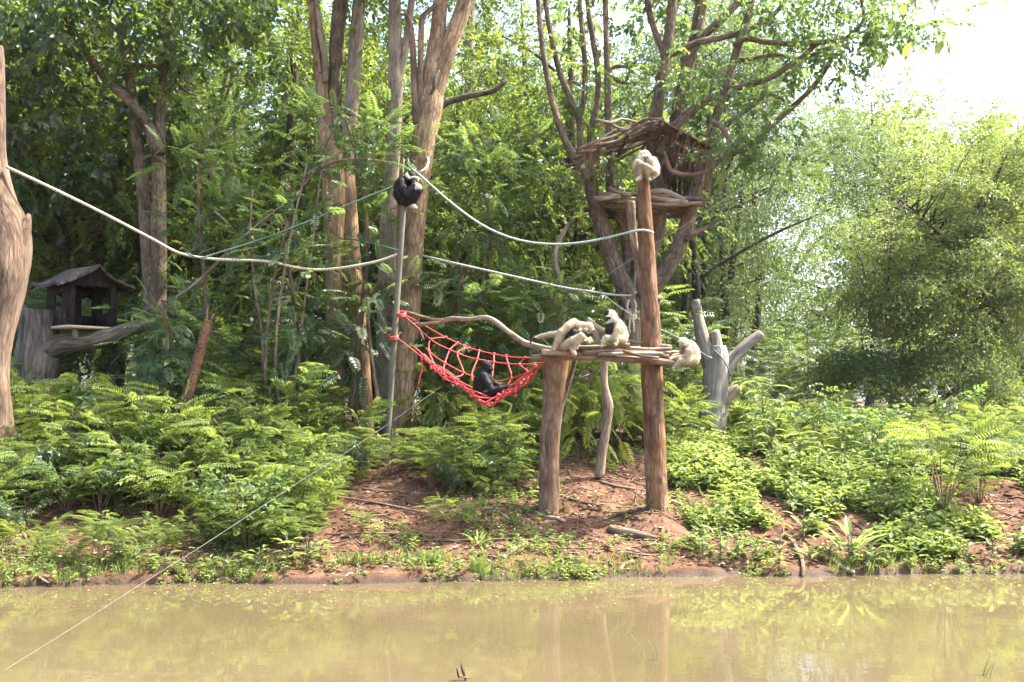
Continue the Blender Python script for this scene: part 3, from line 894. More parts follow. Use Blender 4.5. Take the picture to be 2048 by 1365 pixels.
fl([(1328, 304, 9), (1338, 335, 10), (1350, 346, 10), (1390, 350, 9), (1420, 338, 8), (1452, 312, 6)], 55, 'stick_brown', dY=-.7, seg=7)
fl([(1372, 480, 12), (1400, 462, 10), (1425, 446, 7), (1440, 440, 4)], 56, dY=-.4, seg=7)
fl([(1240, 590, 12), (1252, 610, 12), (1244, 640, 10)], 57, 'stick_brown', dY=-.4, seg=7)
crown(t, 'broad', 'leaf_feather', [(1130, -30, 17.0, 130, 100, 1.4, 11), (1260, 60, 17.2, 90, 110, 1.2, 6), (1430, 10, 16.6, 140, 80, 1.4, 9), (1585, 30, 16.2, 120, 60, 1.2, 13), (1700, 20, 16.4, 110, 60, 1.2, 16),
      (1370, 145, 16.0, 50, 40, .8, 5), (1420, 190, 16.0, 50, 30, .8, 3), (1560, 150, 16.2, 80, 30, .7, 5), (1650, 110, 16.2, 70, 40, .7, 7), (1780, 70, 16.0, 75, 45, .8, 12), (1500, 215, 16, 40, 30, .6, 3), (1540, 290, 15.9, 50, 50, .6, 7),
      (1460, 300, 15.8, 45, 30, .5, 4), (1590, 330, 16, 40, 40, .6, 4), (1140, 170, 17, 50, 70, .7, 4), (1260, 200, 17.3, 50, 50, .6, 4), (1205, 315, 15.9, 25, 30, .3, 2), (1350, 60, 17.4, 60, 60, .8, 3)], .34, 8, 25, tint=.5, scale=.70)

# ------------------------------------------------------------------ hut on the carved stump
YS = 15.8
st = thing('tree_stump', on_ground(70, 905), 'thick dark grey carved stump with two stubby arms, small dark hut resting on it', 'stump')
mb = MB()
tube(mb, pxpath([(64, 905, 92), (66, 800, 72), (72, 720, 84), (76, 680, 76), (77, 640, 75), (77, 622, 72)], YS), seg=26, rough=.10, seed=60, step=.04, flare=.15)
mb.build('trunk', M['stump_dark'], st)
mb = MB()
tube(mb, pxpath([(84, 700, 60), (110, 692, 46), (140, 686, 40), (176, 684, 36), (220, 673, 33), (262, 657, 26), (290, 652, 20)], YS - .05), seg=16, rough=.14, seed=61, step=.05)
mb.build('arm', M['stump_dark'], st)
mb = MB()
tube(mb, pxpath([(60, 750, 60), (30, 742, 38), (0, 727, 32), (-40, 706, 28)], YS - .02), seg=14, rough=.13, seed=62, step=.05)
mb.build('arm', M['stump_dark'], st)
mb = MB()
tube(mb, pxpath([(58, 632, 30), (50, 622, 22), (44, 612, 12), (42, 606, 5)], YS), seg=10, rough=.15, seed=63, step=.03)
mb.build('splinter', M['stump_dark'], st)

def make_hut():
    c = at(163, 656, YS + .1)
    h = thing('wooden_hut', c, 'small dark brown wooden hut with gabled roof and open front on the stump arm', 'hut')
    yaw = math.radians(50)
    cx, sx = math.cos(yaw), math.sin(yaw)
    Rz = np.array([[cx, -sx, 0], [sx, cx, 0], [0, 0, 1]])
    W, D, H, RZ = 0.80, 0.70, 0.64, 0.30          # width, depth, eaves height, ridge rise
    def bx(mb, p, s, tint=None):
        box(mb, c + Rz @ np.array(p), s, Rz)
    def part(name, boxes, mat, parent=h):
        mb = MB()
        for p, s in boxes:
            bx(mb, p, s)
        return mb.build(name, M[mat], parent)
    th = 0.035
    # side walls, each with a small window opening: boards below, above and beside it
    for sg in (-1, 1):
        x = sg * (W / 2 - th / 2)
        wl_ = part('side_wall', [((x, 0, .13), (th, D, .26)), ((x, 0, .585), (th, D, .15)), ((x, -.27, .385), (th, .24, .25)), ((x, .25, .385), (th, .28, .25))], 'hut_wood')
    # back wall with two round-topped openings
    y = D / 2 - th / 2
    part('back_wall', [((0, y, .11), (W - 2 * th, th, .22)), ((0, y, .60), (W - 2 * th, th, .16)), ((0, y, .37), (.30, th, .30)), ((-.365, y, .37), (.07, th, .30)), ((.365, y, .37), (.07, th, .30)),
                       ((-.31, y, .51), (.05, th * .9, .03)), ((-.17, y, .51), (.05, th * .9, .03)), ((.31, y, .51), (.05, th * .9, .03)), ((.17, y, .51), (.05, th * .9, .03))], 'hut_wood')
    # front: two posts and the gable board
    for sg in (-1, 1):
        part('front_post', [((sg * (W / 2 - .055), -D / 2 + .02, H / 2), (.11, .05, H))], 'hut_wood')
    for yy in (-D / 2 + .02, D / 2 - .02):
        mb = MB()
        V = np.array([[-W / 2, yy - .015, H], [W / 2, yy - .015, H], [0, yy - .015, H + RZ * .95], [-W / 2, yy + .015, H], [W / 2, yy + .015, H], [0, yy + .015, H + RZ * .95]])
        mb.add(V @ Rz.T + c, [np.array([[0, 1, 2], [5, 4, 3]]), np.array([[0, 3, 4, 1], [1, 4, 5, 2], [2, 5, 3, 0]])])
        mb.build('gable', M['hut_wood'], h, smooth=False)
    part('floor', [((0, -.02, -.015), (W + .06, D + .10, .04))], 'hut_floor')
    for q in ((-.25, -.3), (.22, -.28), (.0, .2)):
        mb = MB()
        p = c + Rz @ np.array([q[0], q[1], -.03])
        tube(mb, [list(p) + [.045], list(p - [0, 0, .16]) + [.05]], seg=8, n=3)
        mb.build('block', M['stump_grey'], h)
    # roof: two thick warped slabs with ragged edges
    rr = np.random.default_rng(3)
    for sg in (-1, 1):
        nu, nv = 12, 12
        u = np.linspace(0, 1, nu); v = np.linspace(-.5, .5, nv)
        U, Vv = np.meshgrid(u, v, indexing='ij')
        X = sg * U * (W / 2 + .20)
        Z = H + RZ + .03 - U * (RZ + .12) + .10 * U * U + .018 * rr.normal(size=U.shape) * (U > .9) + .012 * vnoise(np.stack([U * 4, Vv * 6, U * 0 + sg], -1))
        Yy = Vv * (D + .34) + .025 * rr.normal(size=U.shape) * (np.abs(Vv) > .49)
        top = np.stack([X, Yy, Z], -1)
        bot = top - np.array([0, 0, .045])
        idx = np.arange(nu * nv).reshape(nu, nv)
        q = np.stack([idx[:-1, :-1], idx[1:, :-1], idx[1:, 1:], idx[:-1, 1:]], -1).reshape(-1, 4)
        n_ = nu * nv
        rim = np.concatenate([idx[0, :], idx[1:, -1], idx[-1, -2::-1], idx[-2:0:-1, 0]])
        rq = np.stack([rim, np.roll(rim, -1), np.roll(rim, -1) + n_, rim + n_], -1)
        mb = MB()
        VV = np.concatenate([top.reshape(-1, 3), bot.reshape(-1, 3)])
        mb.add(VV @ Rz.T + c, [q, q[:, ::-1] + n_, rq])
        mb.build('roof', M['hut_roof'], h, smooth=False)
make_hut()

# ------------------------------------------------------------------ termite-eaten post and the grey stump
p = thing('broken_post', on_ground(352, 905), 'thin leaning brown dead trunk with a splintered top among the shrubs', 'post')
mb = MB()
tube(mb, pxpath([(350, 910, 26), (362, 850, 24), (378, 780, 23), (396, 720, 20), (410, 665, 19), (416, 640, 15)], 14.3), seg=14, rough=.2, seed=64, step=.03)
mb.build('trunk', M['termite'], p)
for rw in ([(414, 645, 7), (414, 628, 5), (416, 608, 2)], [(421, 646, 7), (425, 634, 6), (429, 627, 2)], [(424, 664, 7), (432, 664, 5), (438, 666, 2)]):
    limb(p, rw, 14.3, 'termite', 'splinter', 6, .2, 65)

YG = 17.0
g = thing('tree_stump', on_ground(1425, 905), 'pale grey carved stump with cut limbs spreading like an open hand beside the platform', 'stump')
def gl(rows, name, seed, mat='stump_grey', seg=18, flare=0):
    mb = MB()
    P = pxpath(rows, YG)
    tube(mb, P, seg=seg, rough=.09, seed=seed, step=.04, flare=flare)
    o = mb.build(name, M[mat], g)
    return o
gl([(1425, 905, 66), (1424, 860, 56), (1428, 800, 53), (1432, 750, 50), (1434, 715, 46), (1434, 692, 34)], 'trunk', 70, seg=26)
gl([(1428, 745, 36), (1414, 712, 31), (1406, 680, 27), (1399, 648, 23), (1393, 620, 21), (1391, 606, 21), (1390, 600, 16)], 'limb', 71)
gl([(1434, 710, 30), (1433, 690, 25), (1430, 672, 22), (1429, 664, 20), (1428, 661, 12)], 'limb', 72)
gl([(1440, 755, 40), (1458, 728, 31), (1474, 710, 26), (1492, 692, 23), (1510, 677, 21), (1520, 669, 19), (1523, 666, 12)], 'limb', 73)
gl([(1438, 830, 30), (1450, 802, 28), (1462, 787, 24), (1472, 779, 21), (1478, 775, 14)], 'limb', 74, 'stick_pale')
mb = MB()
tube(mb, pxpath([(1428, 700, 3.2, -.23), (1440, 712, 3.2, -.24), (1452, 728, 3.2, -.24), (1460, 746, 3.2, -.2), (1463, 752, 3, -.1)], YG), seg=6, step=.03)
o = mb.build('rope', M['rope_green'], None, origin=at(1450, 725, YG - .2))
tag(o, 'short dark green rope wound round the grey hand-like stump', 'rope')
# ------------------------------------------------------------------ log platform with its two posts
YP = 13.0
def P3(px, py, Y):
    return at(px, py, Y)

base_post = on_ground(1312, 1018)
pl = thing('log_platform', base_post, 'raised platform of rough logs and sticks on a stout post and a very tall post', 'platform')
def log(rows, Y, mat, name='log', seg=12, rough=.07, seed=0.0, parent=None, step=.06):
    mb = MB()
    tube(mb, pxpath(rows, Y), seg=seg, rough=rough, seed=seed, step=step)
    return mb.build(name, M[mat], parent or pl)

# tall post (carries on far above the deck)
log([(1318, 1040, 50), (1314, 1000, 44), (1310, 900, 42), (1306, 800, 42), (1303, 720, 42), (1300, 640, 40), (1297, 580, 37), (1294, 520, 34), (1291, 460, 30), (1288, 400, 27), (1287, 370, 25), (1287, 359, 23)], YP, 'post_red', 'post', 28, .11, 80, step=.035)
log([(1282, 560, 16), (1276, 530, 15), (1269, 490, 15), (1264, 450, 17), (1262, 420, 18), (1262, 403, 17)], YP + .12, 'post_pale', 'post', 14, .12, 81)
log([(1313, 604, 10), (1320, 599, 9), (1324, 596, 6)], YP - .05, 'post_red', 'knot', 8, .1, 82)
# stout left post
log([(1096, 1030, 42), (1098, 980, 40), (1099, 900, 40), (1104, 820, 42), (1110, 750, 46), (1113, 716, 50)], YP + .05, 'post_brown', 'post', 26, .12, 83, step=.035)
# thin bent prop behind and the slanting brace
log([(1199, 955, 20), (1204, 910, 18), (1213, 850, 18), (1216, 810, 22), (1209, 770, 14), (1209, 720, 13), (1210, 700, 12)], 14.1, 'stick_pale', 'prop', 12, .12, 84)
log([(1120, 830, 9), (1130, 790, 10), (1142, 750, 10), (1150, 718, 10)], 13.3, 'stick_brown', 'brace', 8, .1, 85)
# bearers and deck
log([(1062, 716, 13), (1120, 714, 14), (1200, 716, 14), (1300, 722, 14), (1352, 727, 12)], YP - .28, 'stick_brown', 'bearer', 12, .05, 86)
log([(1083, 705, 13), (1130, 707, 13), (1146, 707, 12)], YP - .42, 'stick_pale', 'bearer', 12, .05, 87)
log([(1100, 712, 14), (1200, 715, 14), (1330, 717, 13)], YP + .45, 'stick_brown', 'bearer', 12, .05, 88)
log([(1318, 728, 11), (1350, 726, 10), (1376, 728, 9), (1394, 729, 7)], YP - .2, 'stick_brown', 'bearer', 10, .06, 89)
deck = [([(1157, 686, 7), (1190, 683, 7), (1230, 682, 8), (1268, 684, 8), (1310, 690, 8), (1342, 694, 8)], -.05, 'stick_pale'),
        ([(1158, 698, 10), (1190, 699, 12), (1228, 694, 10), (1260, 690, 9)], -.22, 'stick_brown'),
        ([(1230, 692, 8), (1262, 697, 8), (1300, 700, 9), (1344, 698, 8)], -.20, 'stick_pale'),
        ([(1165, 706, 8), (1210, 703, 8), (1260, 705, 9), (1310, 706, 9)], -.33, 'stick_brown'),
        ([(1196, 709, 7), (1240, 708, 8), (1290, 707, 8), (1326, 708, 8)], -.36, 'stick_pale'),
        ([(1110, 702, 9), (1160, 700, 9), (1220, 701, 10), (1300, 704, 9)], .10, 'stick_brown'),
        ([(1120, 697, 9), (1190, 695, 9), (1260, 697, 9), (1330, 700, 9)], .28, 'stick_pale'),
        ([(1105, 699, 10), (1180, 697, 10), (1250, 699, 10), (1320, 703, 10)], .44, 'stick_brown'),
        ([(1246, 702, 6), (1280, 712, 6), (1318, 716, 6)], -.40, 'stick_brown'),
        ([(1300, 703, 10), (1322, 705, 11), (1341, 706, 11)], -.10, 'stick_pale'),
        ([(1306, 712, 11), (1326, 713, 11), (1338, 714, 10)], -.22, 'stick_brown'),
        ([(1318, 709, 6), (1340, 705, 7), (1357, 705, 6)], .02, 'stick_pale'),
        ([(1320, 715, 7), (1344, 720, 7), (1360, 717, 5)], -.12, 'stick_pale'),
        ([(1328, 700, 7), (1346, 705, 7), (1355, 702, 4)], .15, 'stick_brown')]
for k, (rw, dy, mt) in enumerate(deck):
    log(rw, YP + dy, mt, 'log', 9, .09, 90 + k)
mb = MB()
for d in (0, 2.2):
    rw = [(1137 + d + 4 * math.cos(a) * .3, 707 + 9 * math.sin(a) * .9, 2.6, -.42 + .055 * -math.cos(a)) for a in np.linspace(0, 2 * math.pi, 13)]
    tube(mb, pxpath(rw, YP), seg=6, step=.02)
o = mb.build('rope_tie', M['rope_red'], pl)

# forked branch that bridges the tan tree and the platform
fb = thing('branch_bridge', at(960, 640, 13.9), 'long bent bare branch running from the tan trunk to the log platform', 'branch')
YB1, YB2 = 14.7, 13.0
def bp(rows):
    out = []
    for px, py, w in rows:
        y = YB1 + (YB2 - YB1) * (px - 805) / 285.0
        out.append(list(at(px, py, y)) + [w * .5 * mpp(y)])
    return np.array(out)
for nm, rw in (('trunk', [(826, 649, 5), (850, 648, 7), (880, 644, 8), (905, 638, 10), (940, 639, 9), (968, 635, 9), (985, 640, 10), (1000, 651, 11), (1022, 668, 11), (1045, 684, 12), (1060, 690, 13), (1090, 697, 12), (1120, 702, 10)]),
               ('branch', [(803, 625, 7), (820, 627, 7), (850, 636, 7), (875, 641, 7), (900, 640, 7)]),
               ('branch', [(826, 648, 6), (838, 660, 6), (848, 681, 4)])):
    mb = MB(); tube(mb, bp(rw), seg=10, rough=.12, seed=len(rw), step=.04)
    mb.build(nm, M['stick_pale' if nm == 'trunk' else 'stick_brown'], fb)

# ------------------------------------------------------------------ metal pole
YM = 14.4
pole = thing('metal_pole', on_ground(770, 938), 'slim dull grey metal pole leaning slightly, black gibbon crouched on its top', 'pole')
mb = MB()
tube(mb, pxpath([(769, 945, 14), (778, 830, 13), (787, 700, 13), (797, 560, 12), (804, 460, 11.5), (807.5, 412, 11)], YM), seg=10, step=.1)
mb.build('shaft', M['metal_pole'], pole)
mb = MB()
tube(mb, pxpath([(807.3, 414, 14), (807.6, 409, 14)], YM), seg=12, n=2)
mb.build('cap', M['metal_pole'], pole)

# ------------------------------------------------------------------ red net hammock
hm = thing('rope_hammock', at(960, 740, 13.8), 'bright red knotted rope net slung between the pole and the platform', 'hammock')
HB = np.array([(806, 628, 14.5), (850, 652, 14.45), (885, 672, 14.4), (915, 686, 14.35), (945, 698, 14.3), (980, 707, 14.2), (1020, 714, 14.0), (1058, 716, 13.7), (1100, 714, 13.3)], float)
HB2 = np.array([(806, 630, 14.5), (838, 658, 14.35), (868, 684, 14.25), (900, 700, 14.2), (938, 715, 14.15), (980, 723, 14.05), (1016, 728, 13.9), (1055, 729, 13.6), (1090, 725, 13.15)], float)
HF = np.array([(788, 672, 14.3), (815, 692, 14.2), (846, 717, 13.9), (876, 742, 13.6), (910, 765, 13.4), (945, 790, 13.3), (980, 808, 13.3), (1022, 785, 13.2), (1062, 752, 13.0), (1103, 710, 12.75)], float)
def hp(arr, n):
    return spline(arr, n)
def w3(rows):
    return np.array([at(*r) for r in rows])
def rope(mb, pts, r=.009, seg=6, step=.05):
    P = np.concatenate([pts, np.full((len(pts), 1), r)], 1)
    tube(mb, P, seg=seg, step=step)
NT = 41
back, back2, front = hp(HB, NT), hp(HB2, NT), hp(HF, NT)
t_ = np.linspace(0, 1, NT)
def row3(v):
    """net line v of the way from the second rope to the front bundle"""
    a, b = w3(back2), w3(front)
    s = a + (b - a) * v
    s[:, 2] -= 0.16 * math.sin(math.pi * v) * np.sin(math.pi * t_) ** 0.8
    return s
lines = [w3(back)] + [row3(v) for v in (0, .28, .52, .74, .90, 1.0)]
for k, L_ in enumerate(lines):
    mb = MB()
    a, b = (0, NT) if k in (0, 1, 6) else (8, NT - 4)
    rope(mb, L_[a:b])
    mb.build('net_rope', M['rope_red'], hm)
rr = np.random.default_rng(8)
knots = MB()
def ball(mb, c, r):
    n, m = 4, 7
    V = [c + np.array([0, 0, r])]
    for i in range(1, n):
        ph = math.pi * i / n
        for j in range(m):
            th_ = 2 * math.pi * j / m
            V.append(c + r * rr.uniform(.75, 1.2) * np.array([math.sin(ph) * math.cos(th_), math.sin(ph) * math.sin(th_), math.cos(ph)]))
    V.append(c - np.array([0, 0, r]))
    Fq, Ft = [], []
    for i in range(n - 2):
        for j in range(m):
            Fq.append([1 + i * m + j, 1 + (i + 1) * m + j, 1 + (i + 1) * m + (j + 1) % m, 1 + i * m + (j + 1) % m])
    for j in range(m):
        Ft.append([0, 1 + j, 1 + (j + 1) % m]); Ft.append([len(V) - 1, 1 + (n - 2) * m + (j + 1) % m, 1 + (n - 2) * m + j])
    mb.add(np.array(V), [np.array(Fq), np.array(Ft)])
for c_, i in enumerate(range(10, NT - 3, 4)):
    seq = [L_[min(NT - 1, max(0, i + int(rr.integers(-1, 2))))] for L_ in lines]
    mb = MB(); rope(mb, np.array(seq), .010)
    mb.build('cross_rope', M['rope_red'], hm)
    for q in seq:
        ball(knots, q, .024)
# the near edge bunches up: extra strands and knots twisted along it
for k in range(4):
    mb = MB()
    off = np.stack([np.sin(t_ * 31 + k * 2) * .03, np.cos(t_ * 23 + k) * .04, np.sin(t_ * 27 + k * 1.3) * .035 + .02 * k], -1)
    rope(mb, (w3(front) + off)[10 - k:NT - 3], .010)
    mb.build('net_rope', M['rope_red'], hm)
for i in np.linspace(9, NT - 4, 30).astype(int):
    ball(knots, w3(front)[i] + rr.normal(size=3) * .025, rr.uniform(.022, .036))
kn = knots.build('knot', M['rope_red'], hm)
kn['kind'] = 'stuff'
mb = MB(); rope(mb, w3([(843, 716, 13.9), (845, 735, 13.88), (840, 755, 13.87), (836, 773, 13.87)]), .012)
mb.build('loose_end', M['rope_red'], hm)
for (cx_, cy_, Y_) in ((802, 626, 14.42), (787, 672, 14.38)):
    mb = MB()
    for s_ in range(3):
        rw = [(cx_ + 9 * math.cos(a), cy_ + s_ * 2.5 + 3 * math.sin(a), Y_ - .09 * math.sin(a)) for a in np.linspace(0, 2 * math.pi, 13)]
        rope(mb, w3(rw), .012)
    mb.build('lashing', M['rope_red'], hm)

# ------------------------------------------------------------------ ropes and wires
def rope_thing(rows, r, mat, label, name='rope', cat='rope', seg=8, step=.12, group=None):
    P = np.array([list(at(*q)) + [r] for q in rows])
    mb = MB(); tube(mb, P, seg=seg, step=step)
    o = mb.build(name, M[mat], None, origin=P[len(P) // 2, :3])
    return tag(o, label, cat, group)
rope_thing([(12, 334, 13.1), (100, 375, 13.3), (200, 424, 13.6), (300, 476, 13.9), (360, 507, 14.1), (430, 519, 14.3), (530, 523, 14.5), (600, 537, 14.6), (645, 540, 14.6), (700, 534, 14.5), (760, 522, 14.45), (800, 507, 14.4)], .020, 'rope_white',
           'thick cream rope sagging from the broken trunk to the metal pole')
rope_thing([(806, 366, 14.45), (720, 400, 14.4), (620, 442, 14.35), (520, 480, 14.3), (440, 505, 14.2), (400, 516, 14.1), (372, 506, 14.1)], .013, 'rope_green', 'thin dark green rope slanting down from the pole top to the cream rope')
rope_thing([(690, 475, 16.3), (730, 484, 15.8), (770, 494, 15.0), (799, 502, 14.45)], .012, 'rope_green', 'short thin green rope between the orange trunks and the metal pole')
rope_thing([(380, 512, 14.2), (450, 517, 14.8), (540, 512, 15.5), (600, 498, 16.0), (640, 482, 16.4)], .010, 'rope_green', 'thin green line behind the saplings in front of the orange trunks')
rope_thing([(816, 318, 15.35), (818, 330, 15.2), (828, 342, 15.05), (838, 349, 14.95), (870, 378, 14.7), (910, 412, 14.4), (960, 448, 14.0), (1010, 472, 13.7), (1060, 485, 13.5), (1110, 489, 13.35), (1160, 486, 13.2), (1210, 477, 13.05), (1250, 467, 12.9), (1278, 461, 12.82), (1296, 462, 12.82), (1306, 466, 12.9)], .015, 'rope_pale',
           'pale green rope swagged from the tan trunk to the tall post')
rope_thing([(838, 345, 15.0), (850, 338, 15.1), (856, 328, 15.25), (856, 318, 15.4), (850, 310, 15.7), (835, 306, 16.0), (820, 310, 15.75), (816, 318, 15.35)], .016, 'rope_pale', 'rope loop tied round the tan trunk above the black gibbon')
rope_thing([(842, 511, 15.3), (900, 525, 15.0), (980, 543, 14.9), (1060, 561, 14.8), (1130, 576, 14.9), (1180, 583, 15.2), (1225, 590, 15.9), (1262, 592, 16.4)], .018, 'rope_grey', 'thick grey braided rope between the tan trunk and the spreading tree')
rope_thing([(1168, 580, 15.0), (1230, 540, 14.6), (1300, 494, 14.2), (1360, 457, 13.8), (1420, 418, 13.4), (1540, 340, 12.6), (1640, 279, 12.0), (1745, 213, 11.4), (1840, 150, 10.8), (1980, 60, 10.2), (2120, -40, 9.6)], .0045, 'wire', 'fine pale wire slanting up past the tree house towards the open sky', 'wire', 'wire', 6, .4)
rope_thing([(1200, 585, 15.2), (1250, 622, 14.8), (1300, 650, 14.4), (1340, 668, 14.2), (1372, 684, 13.9), (1410, 710, 15.0), (1424, 716, 16.7)], .008, 'wire', 'thin pale line passing behind the tall post to the grey stump', 'wire', 'wire', 6, .3)
rope_thing([(880, 775, 14.6), (800, 832, 13.9), (700, 900, 12.8), (600, 963, 11.6), (520, 1016, 10.7), (400, 1095, 9.7), (280, 1170, 8.9), (150, 1253, 8.2), (15, 1337, 7.6), (-80, 1397, 7.2)], .0022, 'cable', 'thin taut cable running down across the bank and out over the water', 'cable', 'cable', 6, .3)
hr = thing('rope_swing', at(1266, 600, 15.9), 'dark hanging cord ending in a knotted tan bundle on the spreading trunk', 'rope')
mb = MB(); rope(mb, w3([(1275, 500, 15.9), (1271, 545, 15.9), (1267, 600, 15.9), (1262, 655, 15.9)]), .012); mb.build('cord', M['rope_green'], hr)
mb = MB()
for k in range(5):
    rope(mb, w3([(1262 + 11 * math.cos(a), 622 + k * 3.5 + 3 * math.sin(a), 16.15 - .25 * math.sin(a)) for a in np.linspace(0, 2 * math.pi, 13)]), .016)
for q in ([(1258, 600, 15.95), (1254, 615, 15.9), (1258, 628, 15.9)], [(1268, 600, 15.95), (1272, 612, 15.9), (1268, 626, 15.9)], [(1260, 640, 15.9), (1258, 655, 15.88), (1260, 668, 15.88)], [(1266, 640, 15.9), (1268, 655, 15.88), (1267, 665, 15.88)], [(1272, 628, 15.9), (1280, 624, 15.9), (1284, 622, 15.9)]):
    rope(mb, w3(q), .018)
mb.build('bundle', M['rope_tan'], hr)

# ------------------------------------------------------------------ tree house of sticks
th = thing('tree_house', at(1292, 402, 16.5), 'stick-built tree house with a sloping bamboo roof high in the spreading tree', 'tree house')
rr = np.random.default_rng(4)
def stick(a, b, r, mat, name, sag=.03, seg=7):
    a = np.asarray(a); b = np.asarray(b)
    t = np.linspace(0, 1, 5)[:, None]
    P = a + (b - a) * t + rr.normal(size=(5, 3)) * sag * np.array([.6, .6, 1]) * np.sin(np.pi * t)
    R = r * np.linspace(1.1, .8, 5)[:, None]
    mb = MB(); tube(mb, np.concatenate([P, R], 1), seg=seg, rough=.08, seed=rr.uniform(0, 50), step=.12)
    return mb.build(name, M[mat], th)
ridge0 = at(1310, 250, 15.5)
def hx(px, Y=16.3):
    return at(px, 300, Y)[0]
def hz(py, Y=16.0):
    return at(1290, py, Y)[2]
Yn, Yf = 15.75, 17.25
zr, zl, zrr, zfl = hz(252), hz(308), hz(298), hz(398)
xr, xl, xrr = hx(1308), hx(1156), hx(1408)
for k, y in enumerate(np.linspace(Yn, Yf, 17)):       # left slope: round sticks from eave to ridge
    j = rr.normal(size=4) * .05
    stick([xl + j[0] - (0.04 if k % 3 == 0 else 0), y, zl + j[1] * .6], [xr + abs(j[2]), y + j[3], zr + .05 + j[1] * .4], .026, 'bark_brown' if k % 3 else 'stick_brown', 'roof_stick', .06)
for k, y in enumerate(np.linspace(Yn + .05, Yf, 14)):  # right slope: flat split planks
    j = rr.normal(size=3) * .03
    a = np.array([xr + .02, y, zr + .03]); b = np.array([xrr + j[0], y + j[2], zrr + j[1]])
    d = b - a; L_ = np.linalg.norm(d); an = math.atan2(d[2], d[0])
    R_ = np.array([[math.cos(an), 0, -math.sin(an)], [0, 1, 0], [math.sin(an), 0, math.cos(an)]])
    mb = MB(); box(mb, (a + b) / 2, (L_, .09, .022), R_)
    mb.build('roof_plank', M['bark_brown' if k % 3 else 'stick_brown'], th)
for u in (.25, .6, .95):                               # purlins under both slopes
    stick([xl + (xr - xl) * u, Yn - .1, zl + (zr - zl) * u - .04], [xl + (xr - xl) * u, Yf + .05, zl + (zr - zl) * u - .04], .028, 'stick_brown', 'purlin', .02)
    stick([xrr + (xr - xrr) * u, Yn - .1, zrr + (zr - zrr) * u - .05], [xrr + (xr - xrr) * u, Yf + .05, zrr + (zr - zrr) * u - .05], .028, 'stick_brown', 'purlin', .02)
for q in ([(1190, 240), (1240, 250), (1300, 250)], [(1160, 300), (1215, 272), (1300, 252)], [(1240, 262), (1280, 250), (1330, 244)], [(1195, 252), (1250, 262), (1300, 258)]):   # loose sticks on top
    stick(at(*q[0], Yn - .02), at(*q[2], Yn + .3), .024, 'stick_pale', 'roof_stick', .05)
x0, x1 = hx(1200), hx(1400)
for k, y in enumerate(np.linspace(Yn + .1, Yf - .05, 13)):   # floor poles
    j = rr.normal(size=4)
    stick([x0 + j[0] * .07, y, zfl + j[1] * .035], [x1 + j[2] * .06, y + .05 * j[3], zfl - .03 + j[3] * .03], rr.uniform(.032, .05), 'stick_brown' if k % 2 else 'bark_brown', 'floor_pole', .05, 8)
for q, w in (([(1218, 377), (1240, 386), (1262, 390)], .035), ([(1298, 386), (1326, 382), (1352, 392), (1368, 402)], .04), ([(1188, 398), (1215, 396), (1240, 388)], .04), ([(1300, 396), (1340, 402), (1375, 406)], .045), ([(1296, 408), (1340, 410), (1404, 406)], .035)):
    P = np.array([list(at(a, b, Yn - .02 + .02 * i)) + [w] for i, (a, b) in enumerate(q)])
    mb = MB(); tube(mb, P, seg=9, rough=.12, seed=w * 100, step=.06); mb.build('floor_pole', M['stick_pale' if w > .039 else 'stick_brown'], th)
for y in (Yn + .25, Yf - .2):
    stick([x0, y, zfl - .09], [x1, y, zfl - .09], .05, 'bark_brown', 'beam', .02, 9)
# back and right walls of upright slabs
for k, x in enumerate(np.linspace(hx(1296), hx(1388), 9)):
    mb = MB(); box(mb, [x, Yf - .1 + rr.normal() * .01, (zfl + zrr) / 2 + .1], (.085, .025, zrr - zfl + .22 + rr.normal() * .04))
    mb.build('wall_slab', M['bark_dark' if k < 4 else 'bark_brown'], th)
for k, y in enumerate(np.linspace(Yn + .75, Yf - .2, 9)):
    mb = MB(); box(mb, [hx(1392) + rr.normal() * .01, y, (zfl + zrr) / 2 + .08], (.025, .085, zrr - zfl + .1 + rr.normal() * .05))
    mb.build('wall_slab', M['stick_brown'], th)
# dry fringe hanging from both eaves
mb = MB()
for side, n in ((0, 110), (1, 190)):
    for k in range(n):
        if side == 0:
            x = hx(1160) + rr.uniform(0, .33); y = rr.uniform(Yn, Yf); z = zl + .05 + (x - hx(1160)) * .4; L_ = rr.uniform(.2, .62)
        else:
            x = hx(1335) + rr.uniform(0, .85); y = rr.uniform(Yn, Yf); z = zrr + (hx(1408) - x) * .42; L_ = rr.uniform(.25, .75) * (0.5 + .5 * (x - hx(1335)) / .7)
        d = rr.normal(size=2) * .07
        q = np.array([[x, y, z, .006], [x + d[0] * .5, y + d[1] * .5, z - L_ * .5, .005], [x + d[0] * 1.3, y + d[1], z - L_, .003]])
        tube(mb, q, seg=3, n=5, cap=False)
fr = mb.build('fringe', M['thatch'], th, smooth=False)
fr['kind'] = 'stuff'
# ------------------------------------------------------------------ gibbons: one continuous skin each, grown from a smooth distance field, with a coat of hair
CREAM = (0.46, 0.375, 0.25)
PALE = (0.62, 0.56, 0.45)
BLACK = (0.018, 0.016, 0.016)
SKIN = (0.035, 0.031, 0.030)
GREY = (0.075, 0.068, 0.064)
TAN = (0.42, 0.29, 0.165)

